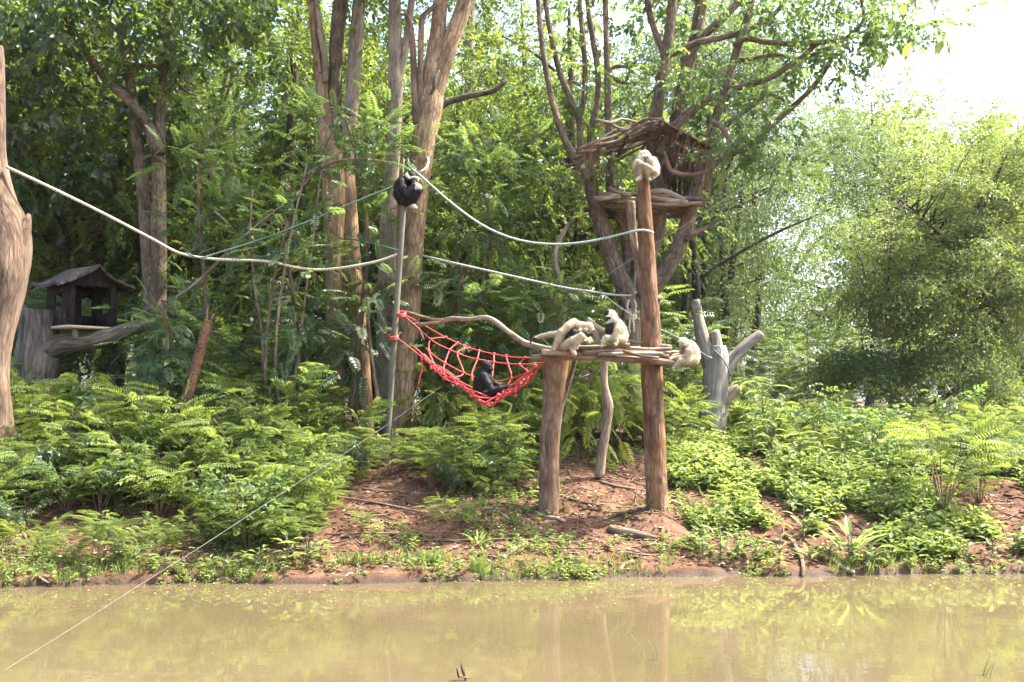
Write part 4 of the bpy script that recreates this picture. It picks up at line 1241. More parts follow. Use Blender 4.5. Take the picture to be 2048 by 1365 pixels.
def surface_nets(D, lo, h):
    """quads of the zero level of the sampled field D"""
    nx, ny, nz = D.shape
    ins = D < 0
    acc = np.zeros((nx - 1, ny - 1, nz - 1, 3)); cnt = np.zeros((nx - 1, ny - 1, nz - 1))
    corner = [(i, j, k) for i in (0, 1) for j in (0, 1) for k in (0, 1)]
    sl = lambda c: D[c[0]:nx - 1 + c[0], c[1]:ny - 1 + c[1], c[2]:nz - 1 + c[2]]
    for a in range(8):
        for b in range(a + 1, 8):
            ca, cb = np.array(corner[a]), np.array(corner[b])
            if np.abs(ca - cb).sum() != 1:
                continue
            da, db = sl(corner[a]), sl(corner[b])
            x = (da < 0) != (db < 0)
            t = np.where(x, da / np.where(x, da - db, 1), 0)
            p = ca + (cb - ca) * t[..., None]
            acc += np.where(x[..., None], p, 0); cnt += x
    act = cnt > 0
    ids = np.full(act.shape, -1); ids[act] = np.arange(act.sum())
    g = np.argwhere(act)
    V = (g + acc[act] / cnt[act][:, None]) * h + lo
    Q = []
    for ax in range(3):
        o1, o2 = [(1, 2), (2, 0), (0, 1)][ax]
        s0 = [slice(1, -1)] * 3; s0[ax] = slice(0, D.shape[ax] - 1)
        s1 = list(s0); s1[ax] = slice(1, D.shape[ax])
        a, b = ins[tuple(s0)], ins[tuple(s1)]
        x = np.argwhere(a != b)
        if len(x) == 0:
            continue
        flip = b[tuple(x.T)]
        base = x + 1; base[:, ax] -= 1
        def cid(d1, d2):
            q = base.copy(); q[:, o1] += d1; q[:, o2] += d2
            return ids[q[:, 0], q[:, 1], q[:, 2]]
        q = np.stack([cid(-1, -1), cid(0, -1), cid(0, 0), cid(-1, 0)], -1)
        q[flip] = q[flip][:, ::-1]
        Q.append(q)
    return V, np.concatenate(Q)

FUR = None
def fur_material():
    m, nt, nd, lk, out = new_mat('gibbon_coat')
    a = nd.new('ShaderNodeAttribute'); a.attribute_name = 'col'
    b = nd.new('ShaderNodeBsdfPrincipled')
    b.inputs['Roughness'].default_value = 0.75
    b.inputs['Specular IOR Level'].default_value = 0.2
    lk.new(a.outputs['Color'], b.inputs['Base Color'])
    t = nd.new('ShaderNodeBsdfTranslucent'); lk.new(a.outputs['Color'], t.inputs['Color'])
    mx = nd.new('ShaderNodeMixShader'); mx.inputs[0].default_value = 0.25
    lk.new(b.outputs[0], mx.inputs[1]); lk.new(t.outputs[0], mx.inputs[2]); lk.new(mx.outputs[0], out.inputs[0])
    return m
M['fur'] = fur_material()
def skin_material():
    m, nt, nd, lk, out = new_mat('gibbon_skin')
    a = nd.new('ShaderNodeAttribute'); a.attribute_name = 'col'
    b = nd.new('ShaderNodeBsdfPrincipled')
    b.inputs['Roughness'].default_value = 0.7
    b.inputs['Specular IOR Level'].default_value = 0.3
    g = nd.new('ShaderNodeNewGeometry')
    n = nd.new('ShaderNodeTexNoise'); n.inputs['Scale'].default_value = 60; n.inputs['Detail'].default_value = 4
    lk.new(g.outputs['Position'], n.inputs['Vector'])
    mr = nd.new('ShaderNodeMapRange'); mr.inputs[3].default_value = .65; mr.inputs[4].default_value = 1.25
    lk.new(n.outputs[0], mr.inputs[0])
    hs = nd.new('ShaderNodeHueSaturation'); lk.new(mr.outputs[0], hs.inputs['Value']); lk.new(a.outputs['Color'], hs.inputs['Color'])
    lk.new(hs.outputs[0], b.inputs['Base Color'])
    bp = nd.new('ShaderNodeBump'); bp.inputs['Strength'].default_value = .5; bp.inputs['Distance'].default_value = .008
    lk.new(n.outputs[0], bp.inputs['Height']); lk.new(bp.outputs[0], b.inputs['Normal'])
    lk.new(b.outputs[0], out.inputs[0])
    return m
M['skin'] = skin_material()

def gibbon(label, Y, limbs_, seed, hair=1.0, base=None):
    """limbs_: list of (colour, furry, blend_px, rows of (px, py, radius_px, depth_m))"""
    k = mpp(Y)
    segs = []
    for (c, furry, kk, rows) in limbs_:
        P = np.array([list(at(r[0], r[1], Y + r[3])) for r in rows]); R_ = np.array([r[2] * mpp(Y + r[3]) for r in rows])
        if len(rows) == 1:
            segs.append((P[0], P[0], R_[0], R_[0], c, furry, kk * k * .6))
        for i in range(len(rows) - 1):
            segs.append((P[i], P[i + 1], R_[i], R_[i + 1], c, furry, kk * k * .6))
    allp = np.array([s[0] for s in segs] + [s[1] for s in segs])
    rm = max(max(s[2], s[3]) for s in segs)
    h = 0.0075
    lo = allp.min(0) - rm - 3 * h; hi = allp.max(0) + rm + 3 * h
    dims = np.ceil((hi - lo) / h).astype(int) + 1
    ax = [lo[i] + h * np.arange(dims[i]) for i in range(3)]
    D = np.full(dims, 9.0)
    def dist(X, s):
        a, b, ra, rb = s[:4]
        ab = b - a; L2 = max(ab @ ab, 1e-12)
        t = np.clip(((X - a) @ ab) / L2, 0, 1)
        return np.linalg.norm(X - a - t[..., None] * ab, axis=-1) - (ra + (rb - ra) * t)
    for s in segs:
        m = max(s[2], s[3]) + 0.06
        l = np.maximum(((np.minimum(s[0], s[1]) - m - lo) / h).astype(int), 0); u = np.minimum(((np.maximum(s[0], s[1]) + m - lo) / h).astype(int) + 2, dims)
        X = np.stack(np.meshgrid(ax[0][l[0]:u[0]], ax[1][l[1]:u[1]], ax[2][l[2]:u[2]], indexing='ij'), -1)
        d = dist(X, s)
        old = D[l[0]:u[0], l[1]:u[1], l[2]:u[2]]
        q = np.maximum(s[6] - np.abs(old - d), 0) / s[6]
        D[l[0]:u[0], l[1]:u[1], l[2]:u[2]] = np.minimum(old, d) - q * q * s[6] * .25
    D = np.minimum(D, 0.5)
    V, Q = surface_nets(D, lo, h)
    # colour of the nearest limb, with a ragged border
    nz = 0.012 * fbm(V * 28, 2)
    best = np.full(len(V), 9.0); col = np.zeros((len(V), 3)); furry = np.zeros(len(V))
    for i, s in enumerate(segs):
        d = dist(V, s) + nz * (1 if i % 2 else -1) * .5
        w = d < best
        best[w] = d[w]; col[w] = s[4]; furry[w] = s[5]
    r = np.random.default_rng(seed)
    org = V.mean(0) if base is None else base
    org = np.array([V[:, 0].mean(), Y, V[:, 2].min()])
    root = thing('gibbon', org, label, 'gibbon')
    mb = MB(); mb.add(V, Q, col=col * (0.92 + 0.16 * _hash(*(np.floor(V * 300).astype(np.int64).T)))[:, None])
    mb.build('body', M['skin'], root, attrs=('col',))
    # hair
    tri = np.concatenate([Q[:, [0, 1, 2]], Q[:, [0, 2, 3]]])
    A, B, C = V[tri[:, 0]], V[tri[:, 1]], V[tri[:, 2]]
    nr = np.cross(B - A, C - A); ar = np.linalg.norm(nr, axis=1); nr = nr / np.maximum(ar, 1e-12)[:, None]
    pr = ar * furry[tri[:, 0]]; pr = pr / pr.sum()
    N = int(9000 * hair)
    pk = r.choice(len(tri), N, p=pr)
    w = r.dirichlet([1, 1, 1], N)
    p = A[pk] * w[:, :1] + B[pk] * w[:, 1:2] + C[pk] * w[:, 2:]
    n = nr[pk]
    d = unit(n * 0.62 + np.array([0, 0, -.65]) + r.normal(size=(N, 3)) * .28)
    L = r.uniform(.012, .030, N) * (0.6 + 0.4 * np.minimum(1, furry[tri[pk, 0]]))
    sd = unit(np.cross(d, r.normal(size=(N, 3)))) * .0022
    hv = np.stack([p - n * .002 + sd, p - n * .002 - sd, p + d * L[:, None]], 1).reshape(-1, 3)
    hc = np.repeat(np.clip(col[tri[pk, 0]] * r.uniform(.80, 1.22, (N, 1)), 0, 1), 3, 0)
    mb = MB(); mb.add(hv, np.arange(3 * N).reshape(-1, 3), col=hc)
    f = mb.build('fur', M['fur'], root, attrs=('col',), smooth=False)
    return root

def digits(px, py, dx, dy, n, ln, r, dep, spread=.35, curl=(0, 1.0)):
    """finger chains of unequal length fanning from px, py, bending by curl at their middle joint; the last is the thumb"""
    out = []
    a0 = math.atan2(dy, dx)
    for i in range(n):
        a = a0 + spread * (i - (n - 1) / 2)
        l = ln * (0.82, 1.0, 0.97, 0.8)[i % 4]
        mx, my = px + math.cos(a) * l * .55, py + math.sin(a) * l * .55
        out.append([(px + math.cos(a) * r, py + math.sin(a) * r, r, dep + .012 * (i - 1.5)), (mx, my, r * .95, dep - .012 + .012 * (i - 1.5)), (mx + (math.cos(a) * .45 + curl[0] * .4) * l * .6, my + (math.sin(a) * .45 + curl[1] * .4) * l * .6, r * .8, dep + .012 * (i - 1.5))])
    a = a0 - spread * (n / 2 + .9)
    out.append([(px, py, r, dep - .01), (px + math.cos(a) * ln * .5, py + math.sin(a) * ln * .5, r * .9, dep - .03), (px + math.cos(a + .4) * ln * .75, py + math.sin(a + .4) * ln * .75, r * .8, dep - .03)])
    return out

def fingers(c, *a, **k):
    return [(c, 0, .6, q) for q in digits(*a, **k)]

# black gibbon crouched on the metal pole
gibbon('black gibbon with white brow and white hands crouched on top of the metal pole', 14.4, [
    (BLACK, 1, 6, [(807, 360, 11, .0), (803, 372, 14, .0), (803, 388, 15.5, .0), (807, 400, 13, 0)]),
    (BLACK, 1, 5, [(812, 403, 10, -.04), (826, 392, 9.5, -.10), (836, 381, 7, -.13)]),
    (BLACK, 1, 4, [(836, 381, 7, -.13), (829, 396, 6, -.10), (820, 408, 4.5, -.06)]),
    (BLACK, 1, 5, [(812, 403, 10, .08), (828, 394, 9, .12), (839, 380, 6.5, .13)]),
    (BLACK, 1, 4, [(839, 380, 6.5, .13), (830, 398, 5, .10), (822, 409, 4, .06)]),
    (PALE, 1, 3, [(820, 409, 3.6, -.05), (826, 412, 3.6, -.06), (831, 415, 3.2, -.06)]),
    (PALE, 1, 3, [(815, 411, 3.4, .05), (811, 413, 3.2, .05)]),
    (BLACK, 1, 5, [(803, 363, 8, -.10), (806, 378, 7, -.16), (813, 388, 6, -.18)]),
    (BLACK, 1, 4, [(813, 388, 6, -.18), (820, 379, 4.6, -.18), (824, 372, 3.6, -.17)]),
    (BLACK, 1, 5, [(818, 366, 7, .06), (830, 376, 6, .02), (836, 380, 5, -.04)]),
    (PALE, 1, 3, [(834, 371, 5, -.15), (837, 375, 5.6, -.15), (834, 379, 4, -.15)]),
    (BLACK, 1, 5, [(816, 358, 8, -.04), (824, 356, 8, -.06)]),
    (BLACK, 1, 4, [(824, 353, 9.6, -.06)]),
    (PALE, .8, 2, [(814, 350, 3.8, -.06), (817, 355, 3.0, -.13)]),
    (PALE, .8, 1.5, [(819, 357, 1.7, -.175), (824, 354.5, 1.6, -.19), (830, 354.5, 1.8, -.18), (836, 356.5, 2.0, -.13)]),
    (PALE, .8, 2, [(836, 357, 2.2, -.12), (836, 361, 2, -.11)]),
    (GREY, 0, 2, [(827.5, 361, 4.0, -.155), (828.3, 366, 3.3, -.165)]),
    (SKIN, 0, 1, [(824.7, 358.6, 1.1, -.195)]), (SKIN, 0, 1, [(831, 358.6, 1.1, -.18)]),
    (SKIN, 0, 1, [(826, 369, 1.0, -.185), (830, 369, 1.0, -.18)]),
] + fingers(GREY, 824, 371, .8, -.3, 4, 7, 1.15, -.17, .25) + fingers(PALE, 830, 415, .8, .7, 4, 6, 1.15, -.06, .22) + fingers(PALE, 834, 374, -1, .2, 4, 6, 1.1, -.16, .22), 1)

# white gibbon hunched on the tall post
gibbon('cream white gibbon hugging its knees on top of the tall post', 13.0, [
    (PALE, 1, 6, [(1299, 323, 10, .02), (1302, 334, 11, .03), (1302, 345, 11, .03), (1297, 351, 10, .0)]),
    (CREAM, 1, 4, [(1296, 350, 8, -.06), (1288, 338, 7.5, -.12), (1282, 330, 5.5, -.16)]),
    (CREAM, 1, 3, [(1281, 330, 5.8, -.16), (1281, 344, 5.2, -.14), (1281, 355, 3.8, -.12)]),
    (CREAM, 1, 4, [(1298, 350, 8, -.06), (1297, 340, 7.5, -.14), (1293, 333, 5.5, -.18)]),
    (CREAM, 1, 3, [(1292, 334, 5.8, -.19), (1295, 345, 5.2, -.16), (1297, 355, 3.8, -.12)]),
    (CREAM, 1, 3, [(1274, 335, 4.5, -.06), (1274.5, 346, 5, -.05), (1278, 352, 4, -.06)]),
    (PALE, 1, 4, [(1283, 320, 7.5, .0), (1275, 324, 5.2, -.05), (1269, 335, 3.8, -.08)]),
    (PALE, 1, 2.5, [(1270, 333, 3.6, -.10), (1276, 323, 4.0, -.18), (1284, 327, 3.4, -.21)]),
    (PALE, 1, 4, [(1306, 322, 8, -.02), (1311, 334, 7.5, -.06), (1311, 345, 7, -.10)]),
    (CREAM, 1, 3, [(1310, 345, 6, -.11), (1301, 337, 4, -.18), (1292, 331, 3, -.22)]),
    (PALE, 1, 5, [(1292, 318, 9, -.02)]),
    (PALE, 1, 4, [(1289, 312, 11, -.06)]),
    (PALE, 1, 4, [(1281, 316, 6, -.09)]), (PALE, 1, 4, [(1297, 316, 6, -.08)]),
    (GREY, .4, 1.5, [(1288.4, 306, 1.6, -.118)]),
    (SKIN, 0, 1.5, [(1289, 315.5, 2.0, -.128), (1294, 315.5, 2.0, -.125)]),
    (SKIN, 0, 1.5, [(1291.5, 317, 2.4, -.135), (1291.5, 320.5, 2.2, -.145)]),
    (PALE, 1, 1.5, [(1286, 312.3, 2.2, -.125), (1291, 311.8, 2.2, -.135), (1297, 312.6, 2.2, -.12)]),
    (PALE, 1, 2, [(1280, 355, 3.6, -.14), (1276, 358, 3.4, -.17), (1273, 360, 2.2, -.18)]),
    (PALE, 1, 2, [(1298, 356, 3.0, -.13), (1299, 359, 2.4, -.16)]),
] + fingers(PALE, 1284, 327, .9, .5, 4, 6, 1.1, -.21, .2) + fingers(PALE, 1275, 358, -.7, .5, 4, 5.5, 1.1, -.18, .22) + fingers(PALE, 1299, 358, .2, 1, 4, 4.5, 1.1, -.16, .22), 2)

# pale gibbon bent over on the left end of the platform
gibbon('cream gibbon with black chest bending over with one long limb stretched out behind it', 12.62, [
    (CREAM, 1, 6, [(1128, 690, 10, .06), (1130, 676, 11, .06), (1138, 662, 11, .05), (1150, 652, 11, .02), (1158, 652, 9, 0)]),
    (BLACK, 1, 4, [(1133, 690, 6.5, -.07), (1139, 678, 8, -.08), (1147, 666, 8, -.08), (1158, 665, 5, -.06)]),
    (CREAM, 1, 5, [(1148, 645, 8, -.06), (1136, 652, 7, -.12), (1123, 664, 6.4, -.15)]),
    (CREAM, 1, 3, [(1122, 665, 6.5, -.15), (1115, 680, 5.6, -.15), (1109, 695, 4.6, -.13)]),
    (CREAM, 1, 5, [(1126, 690, 8, .10), (1120, 676, 7, .16), (1114, 668, 6, .20)]),
    (CREAM, 1, 4, [(1118, 668, 6, .18), (1100, 669, 5.2, .20), (1084, 672, 4.2, .2), (1072, 676, 3.4, .2)]),
    (SKIN, .3, 2, [(1073, 676, 3.1, .2), (1066, 678, 3.2, .2), (1062, 681, 2.6, .2)]),
    (CREAM, 1, 5, [(1128, 692, 8.5, -.10), (1146, 682, 7.5, -.17), (1162, 671, 5.6, -.20)]),
    (CREAM, 1, 3, [(1162, 671, 5.4, -.20), (1154, 686, 5, -.19), (1146, 700, 4, -.16)]),
    (PALE, 1, 2, [(1146, 701, 3.8, -.16), (1148, 705, 3.6, -.17), (1150, 708, 3, -.17)]),
    (CREAM, 1, 5, [(1120, 700, 4, -.02), (1118, 688, 7, -.04), (1124, 680, 8, -.02)]),
    (CREAM, 1, 5, [(1162, 652, 8.5, 0), (1174, 655, 9.5, -.02)]),
    (CREAM, 1, 4, [(1178, 654, 9.5, -.02), (1181, 660, 8, -.02)]),
    (TAN, 1, 2, [(1171, 660, 4, -.10)]),
    (BLACK, .6, 2, [(1166, 664, 4.5, -.08), (1174, 669, 4.6, -.08), (1181, 667, 4.4, -.06), (1186, 661, 3.0, -.04)]),
    (SKIN, 0, 1.5, [(1177, 672, 3.4, -.07)]),
    (CREAM, 1, 4, [(1160, 655, 6, .08), (1172, 668, 4.6, .06), (1180, 680, 4, .04), (1184, 684, 3.2, .02)]),
    (PALE, 1, 2.5, [(1171, 679, 3.6, -.10), (1175, 680, 4.4, -.10), (1178, 683, 3, -.10)]),
    (CREAM, 1, 3, [(1160, 660, 5, -.05), (1166, 672, 4, -.10), (1172, 679, 3.4, -.11)]),
] + fingers(SKIN, 1063, 680, -.4, 1, 4, 8, 1.2, .2, .16) + fingers(PALE, 1149, 707, .5, 1, 4, 6, 1.2, -.17, .24) + fingers(CREAM, 1108, 696, -.4, 1, 4, 7, 1.2, -.14, .22) + fingers(PALE, 1172, 680, -1, .3, 4, 5, 1.1, -.12, .22), 3)

# sitting pale gibbon with black cap
gibbon('cream gibbon with black cap, face and chest sitting upright in the middle of the platform', 12.8, [
    (PALE, 1, 6, [(1236, 648, 10, .02), (1242, 660, 11, .03), (1245, 672, 11, .03), (1244, 679, 10, .02)]),
    (CREAM, 1, 5, [(1228, 652, 9, .0), (1232, 664, 10, 0), (1236, 676, 10, 0)]),
    (BLACK, 1, 3, [(1221, 650, 6, -.05), (1219, 660, 7.5, -.05), (1219, 670, 7.5, -.05)]),
    (CREAM, 1, 4, [(1238, 648, 7.5, -.09), (1235, 660, 6.2, -.15), (1231, 670, 5.6, -.17)]),
    (CREAM, 1, 3, [(1230, 671, 5.2, -.17), (1231, 679, 4.4, -.18), (1233, 684, 3.4, -.18)]),
    (PALE, 1, 2, [(1232, 684, 3.6, -.18), (1231, 688, 3.3, -.19)]),
    (CREAM, 1, 5, [(1245, 680, 8.5, -.05), (1228, 677, 7, -.13), (1213, 676, 5.6, -.17)]),
    (PALE, 1, 3, [(1213, 676, 5.4, -.17), (1207, 682, 4.4, -.16), (1205, 688, 3.6, -.15)]),
    (PALE, 1, 2, [(1205, 688, 3.4, -.15), (1203, 691, 2.8, -.16)]),
    (CREAM, 1, 5, [(1234, 682, 8, .12), (1214, 668, 7, .16), (1192, 655, 6, .18)]),
    (CREAM, 1, 3, [(1192, 656, 6.2, .18), (1194, 670, 5.6, .17), (1197, 683, 4.2, .14)]),
    (CREAM, 1, 4, [(1226, 652, 6, .08), (1214, 662, 5, .12), (1207, 664, 4.5, .13)]),
    (CREAM, 1, 2.5, [(1207, 664, 4.5, .13), (1192, 652, 3.8, .14), (1180, 640, 3.2, .12)]),
    (PALE, 1, 2, [(1181, 641, 3.4, .12), (1177, 638, 3.2, .11)]),
    (CREAM, 1, 4, [(1230, 640, 8, 0), (1226, 634, 9, -.01)]),
    (PALE, 1, 4, [(1222, 630, 10, -.02)]),
    (PALE, 1, 3, [(1224, 638, 7, -.05), (1217, 645, 3.5, -.06)]),
    (BLACK, .8, 2, [(1215, 624.5, 4.2, -.05), (1213, 629, 3, -.06), (1219, 622.5, 3, -.04)]),
    (SKIN, 0, 2, [(1213.5, 636, 4.2, -.06), (1212, 641, 3.4, -.06)]),
    (SKIN, 0, 1.5, [(1219, 636, 3.0, -.10)]),
    (PALE, .3, 1.2, [(1212.5, 632.2, 1.2, -.095), (1216, 632.4, 1.3, -.105), (1220, 633, 1.4, -.115)]),
    (PALE, .3, 1.2, [(1211, 645.2, 1.3, -.07), (1214, 646, 1.4, -.08)]),
] + fingers(PALE, 1231, 687, -.2, 1, 4, 6, 1.15, -.19, .24) + fingers(PALE, 1204, 690, -.5, 1, 4, 6, 1.15, -.16, .22) + fingers(GREY, 1177, 638, -.7, -.4, 4, 6, 1.15, .11, .24, curl=(.3, .9)), 4)

# pale gibbon on the right end of the platform
gibbon('plain buff gibbon sitting at the end of the logs beside the grey stump', 12.85, [
    (PALE, 1, 6, [(1381, 692, 10, .02), (1386, 702, 11, .03), (1388, 713, 11, .03), (1386, 720, 10, .02)]),
    (CREAM, 1, 5, [(1374, 696, 9, -.01), (1377, 708, 10, -.01), (1380, 718, 10, -.01)]),
    (CREAM, 1, 4, [(1381, 694, 8, -.09), (1378, 704, 7, -.14), (1374, 713, 5.6, -.16)]),
    (CREAM, 1, 3, [(1373, 713, 5, -.15), (1360, 715, 4, -.14), (1348, 716, 3.4, -.12)]),
    (PALE, 1, 2, [(1348, 716, 3.4, -.12), (1342, 717, 3.2, -.12)]),
    (CREAM, 1, 3, [(1368, 700, 5, .08), (1362, 710, 4, .08), (1350, 711, 3.2, .05), (1344, 713, 2.8, .03)]),
    (CREAM, 1, 5, [(1388, 720, 9, -.06), (1374, 721, 7.4, -.14), (1361, 722, 5.6, -.17)]),
    (CREAM, 1, 3, [(1361, 722, 5.2, -.17), (1354, 729, 4.2, -.17), (1348, 734, 3.2, -.17)]),
    (CREAM, 1, 5, [(1384, 721, 8, .10), (1368, 719, 6, .12), (1358, 718, 4.5, .12)]),
    (CREAM, 1, 4, [(1373, 688, 8.5, 0), (1368, 686, 9, -.01)]),
    (PALE, 1, 4, [(1366, 685, 9.6, -.02)]),
    (CREAM, 1, 3, [(1362, 692, 6.4, -.03), (1361, 696, 4, -.03)]),
    (TAN, 1, 1.5, [(1371, 691, 2.6, -.105)]),
    (SKIN, 0, 1.5, [(1357, 687, 3.2, -.035), (1356.5, 693, 3.0, -.035)]),
    (SKIN, 0, 1, [(1363.5, 686.3, 1.7, -.098)]),
] + fingers(PALE, 1343, 717, -1, .2, 4, 6, 1.2, -.12, .24) + fingers(CREAM, 1348, 734, -.7, 1, 4, 7, 1.2, -.17, .2), 5)

# black gibbon in the hammock
gibbon('all black gibbon sitting with its back half turned in the red rope hammock', 13.55, [
    (BLACK, 1, 6, [(967, 750, 12, .0), (963, 762, 14.5, .0), (963, 776, 15.5, 0), (967, 790, 14, 0)]),
    (BLACK, 1, 5, [(974, 756, 9, -.02), (976, 770, 10, 0), (976, 788, 11, 0)]),
    (BLACK, 1, 5, [(968, 753, 9, -.12), (976, 768, 7.2, -.18), (984, 781, 6.4, -.20)]),
    (BLACK, 1, 3, [(984, 781, 6.2, -.20), (1000, 777, 5.0, -.20), (1016, 773, 3.8, -.18), (1026, 771, 3.2, -.17)]),
    (GREY, .4, 2, [(1026, 771, 2.8, -.17), (1031, 770.5, 2.4, -.17)]),
    (BLACK, 1, 5, [(970, 792, 10, -.08), (984, 788, 8, -.12), (997, 779, 6, -.12)]),
    (BLACK, 1, 4, [(997, 779, 6, -.12), (990, 791, 5.4, -.10), (982, 802, 4.2, -.06)]),
    (BLACK, 1, 2.5, [(979, 802, 4.2, -.02), (978, 808, 4.0, -.02), (981, 813, 3.2, -.04)]),
    (BLACK, 1, 5, [(972, 790, 9, .10), (988, 780, 7.5, .14), (1000, 770, 5.5, .15)]),
    (BLACK, 1, 4, [(1000, 770, 5.5, .15), (999, 782, 5, .12), (1000, 790, 4, .08)]),
    (BLACK, 1, 5, [(978, 756, 6.5, .10), (990, 768, 5.2, .12), (1004, 774, 4.2, .06)]),
    (BLACK, 1, 5, [(970, 742, 9, 0), (973, 736, 9, 0)]),
    (BLACK, 1, 4, [(973, 731.5, 10.5, 0)]),
    (BLACK, 1, 3, [(979, 738, 6, -.02)]),
    (SKIN, 0, 2, [(983, 735, 3.6, -.02), (984.5, 739.5, 2.8, -.02)]),
    (GREY, .5, 1.5, [(982, 731.3, 1.6, -.05), (984, 731.8, 1.4, -.02)]),
] + fingers(GREY, 1030, 770.5, 1, .1, 4, 7, 1.2, -.17, .22) + fingers(SKIN, 981, 811, .6, .9, 4, 6, 1.2, -.04, .24), 6)
# ------------------------------------------------------------------ forest behind
def sprig_herb(n=8, seed=0):
    r = np.random.default_rng(seed)
    t = LT()
    for i in range(n):
        a = 2.4 * i + r.normal() * .3
        h = .015 + .10 * (i / n) * r.uniform(.6, 1.2)
        d = np.array([h * 2.5 + .2, math.cos(a), math.sin(a)])
        b = np.array([h, 0, 0])
        t.leaf(b, d, unit(np.array([1.0, 0.2 * r.normal(), .2 * r.normal()])), r.uniform(.035, .065), r.uniform(.02, .034), r.normal() * .10, fold=.15, droop=.2)
    t.stalk([0, 0, 0], [.10, 0, 0], .002)
    return t.done()
T['herb'] = [sprig_herb(8, 200 + s) for s in range(5)]

def proto_tree(kind, lmat, bmat, H, seed, trunks=1, spread=2.4, n_cl=95, tw=13, cr=.62, base=.28, tint=.45, lean=.0, tr=.16, scale=1.0, droop=.3):
    """a forest tree standing at the origin: trunk(s), limbs, and a crown of clumps at the limb ends"""
    r = np.random.default_rng(seed)
    root = thing('tree', (0, 0, 0), 'tree', 'tree')
    centers = []
    mb = MB()
    for k in range(trunks):
        a = r.uniform(0, 6.28)
        top = np.array([math.cos(a), math.sin(a), 0]) * (lean + (0 if trunks == 1 else r.uniform(.5, 1.6))) + np.array([0, 0, H * r.uniform(.80, .95)])
        p = [np.array([0, 0, -.3]) + r.normal(size=3) * [.12, .12, 0], top * .3 + r.normal(size=3) * .12, top * .62 + r.normal(size=3) * .2, top]
        rad = tr * (1 if trunks == 1 else .62)
        path = np.array([list(q) + [w] for q, w in zip(p, (rad * 1.25, rad, rad * .7, rad * .18))])
        tube(mb, path, seg=9, rough=.10, seed=seed + k, step=.25)
        sp = spline(path, 40)
        for j in range(int(9 / trunks) + 3):
            u = r.uniform(base, .98)
            s = sp[int(u * 39)]
            a = r.uniform(0, 6.28)
            L = spread * (1.15 - .75 * max(0, u - .3)) * r.uniform(.6, 1.1)
            e = s[:3] + np.array([math.cos(a) * L, math.sin(a) * L, L * r.uniform(.1, .8)])
            m = (s[:3] + e) / 2 + np.array([0, 0, -.05]) + r.normal(size=3) * .12
            tube(mb, [list(s[:3]) + [s[3] * .5], list(m) + [s[3] * .36], list(e) + [.012]], seg=6, rough=.08, seed=j, step=.2)
            for f in (.45, .7, .9, 1.05):
                centers.append(s[:3] + (e - s[:3]) * f + r.normal(size=3) * .35)
        for f in (.8, .9, 1.0):
            centers.append(top * f + r.normal(size=3) * .4)
    mb.build('trunk', M[bmat], root, origin=(0, 0, 0))
    centers = np.array(centers)
    if len(centers) < n_cl:
        extra = centers[r.integers(0, len(centers), n_cl - len(centers))] + r.normal(size=(n_cl - len(centers), 3)) * [.8, .8, .6]
        centers = np.concatenate([centers, extra])
    else:
        centers = centers[r.permutation(len(centers))[:n_cl]]
    mb = MB()
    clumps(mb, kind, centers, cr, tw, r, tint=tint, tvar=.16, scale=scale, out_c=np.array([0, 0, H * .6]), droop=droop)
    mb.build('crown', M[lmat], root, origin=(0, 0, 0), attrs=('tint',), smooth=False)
    return root

def scatter_copies(protos, spots, label, group, r, smin=.85, smax=1.2):
    """the first use of a prototype places the prototype itself, later uses place copies"""
    used = scatter_copies.used
    for i, (x, y) in enumerate(spots):
        p = protos[i % len(protos)]
        s = r.uniform(smin, smax)
        loc = (x, y, gz(x, y) - .05)
        if p.name in used:
            copy_thing(p, loc, r.uniform(0, 6.28), s, label, group)
        else:
            p.location = loc; p.rotation_euler = (0, 0, r.uniform(0, 6.28)); p.scale = (s, s, s)
            p['label'] = label; p['group'] = group
            used.add(p.name)
            KIDS[p.name] = list(p.children)
scatter_copies.used = set()

def at_x(px, Y):
    return (px - 1024) / F * Y * 1.0

rt = np.random.default_rng(77)
dark = [proto_tree('broad', 'leaf_broad', 'bark_dark', 12.5, 301, spread=2.6, n_cl=105, base=.2),
        proto_tree('small', 'leaf_broad', 'bark_grey', 14.0, 302, spread=2.8, n_cl=115, tw=14, base=.25),
        proto_tree('fine', 'leaf_feather', 'bark_dark', 13.0, 303, spread=2.9, n_cl=105, base=.22),
        proto_tree('broad', 'leaf_feather', 'bark_brown', 11.0, 304, spread=2.4, n_cl=95, base=.18)]
spots = []
for px, Y in [(-60, 20.5), (60, 24.5), (210, 24.5), (420, 23.0), (660, 24.0), (960, 24.5), (1060, 23.5),
              (-150, 25.0), (30, 26.5), (300, 26.0), (450, 28.5), (720, 26.5), (860, 27.5), (1000, 28.0),
              (-250, 31.0), (120, 32.0), (380, 33.0), (560, 32.0), (800, 33.5), (930, 34.5), (1100, 33.0),
              (0, 39.0), (250, 40.0), (680, 40.0), (1020, 41.0)]:
    spots.append((at_x(px, Y), Y))
scatter_copies(dark, spots, 'leafy dark green forest tree in the shady wood behind the tan and orange trunks', 'trees of the shady wood behind the bank', rt)
spots = [(at_x(px, Y), Y) for px, Y in [(1140, 21.0), (1190, 26.0), (1260, 24.5), (1330, 30.0), (1230, 34.0)]]
scatter_copies(dark, spots, 'lower leafy forest tree in the bright gap behind the tree house', 'lower trees behind the tree house', rt, .60, .74)
yel = [proto_tree('small', 'leaf_yellow_backlit', 'bark_dark', 9.0, 311, spread=2.2, n_cl=80, tw=14, base=.25, tint=.55), proto_tree('small', 'leaf_yellow_backlit', 'bark_brown', 8.0, 312, spread=2.0, n_cl=75, tw=14, base=.2, tint=.6)]  # backlit patches of the wood, their brightness painted by leaf colour and tint
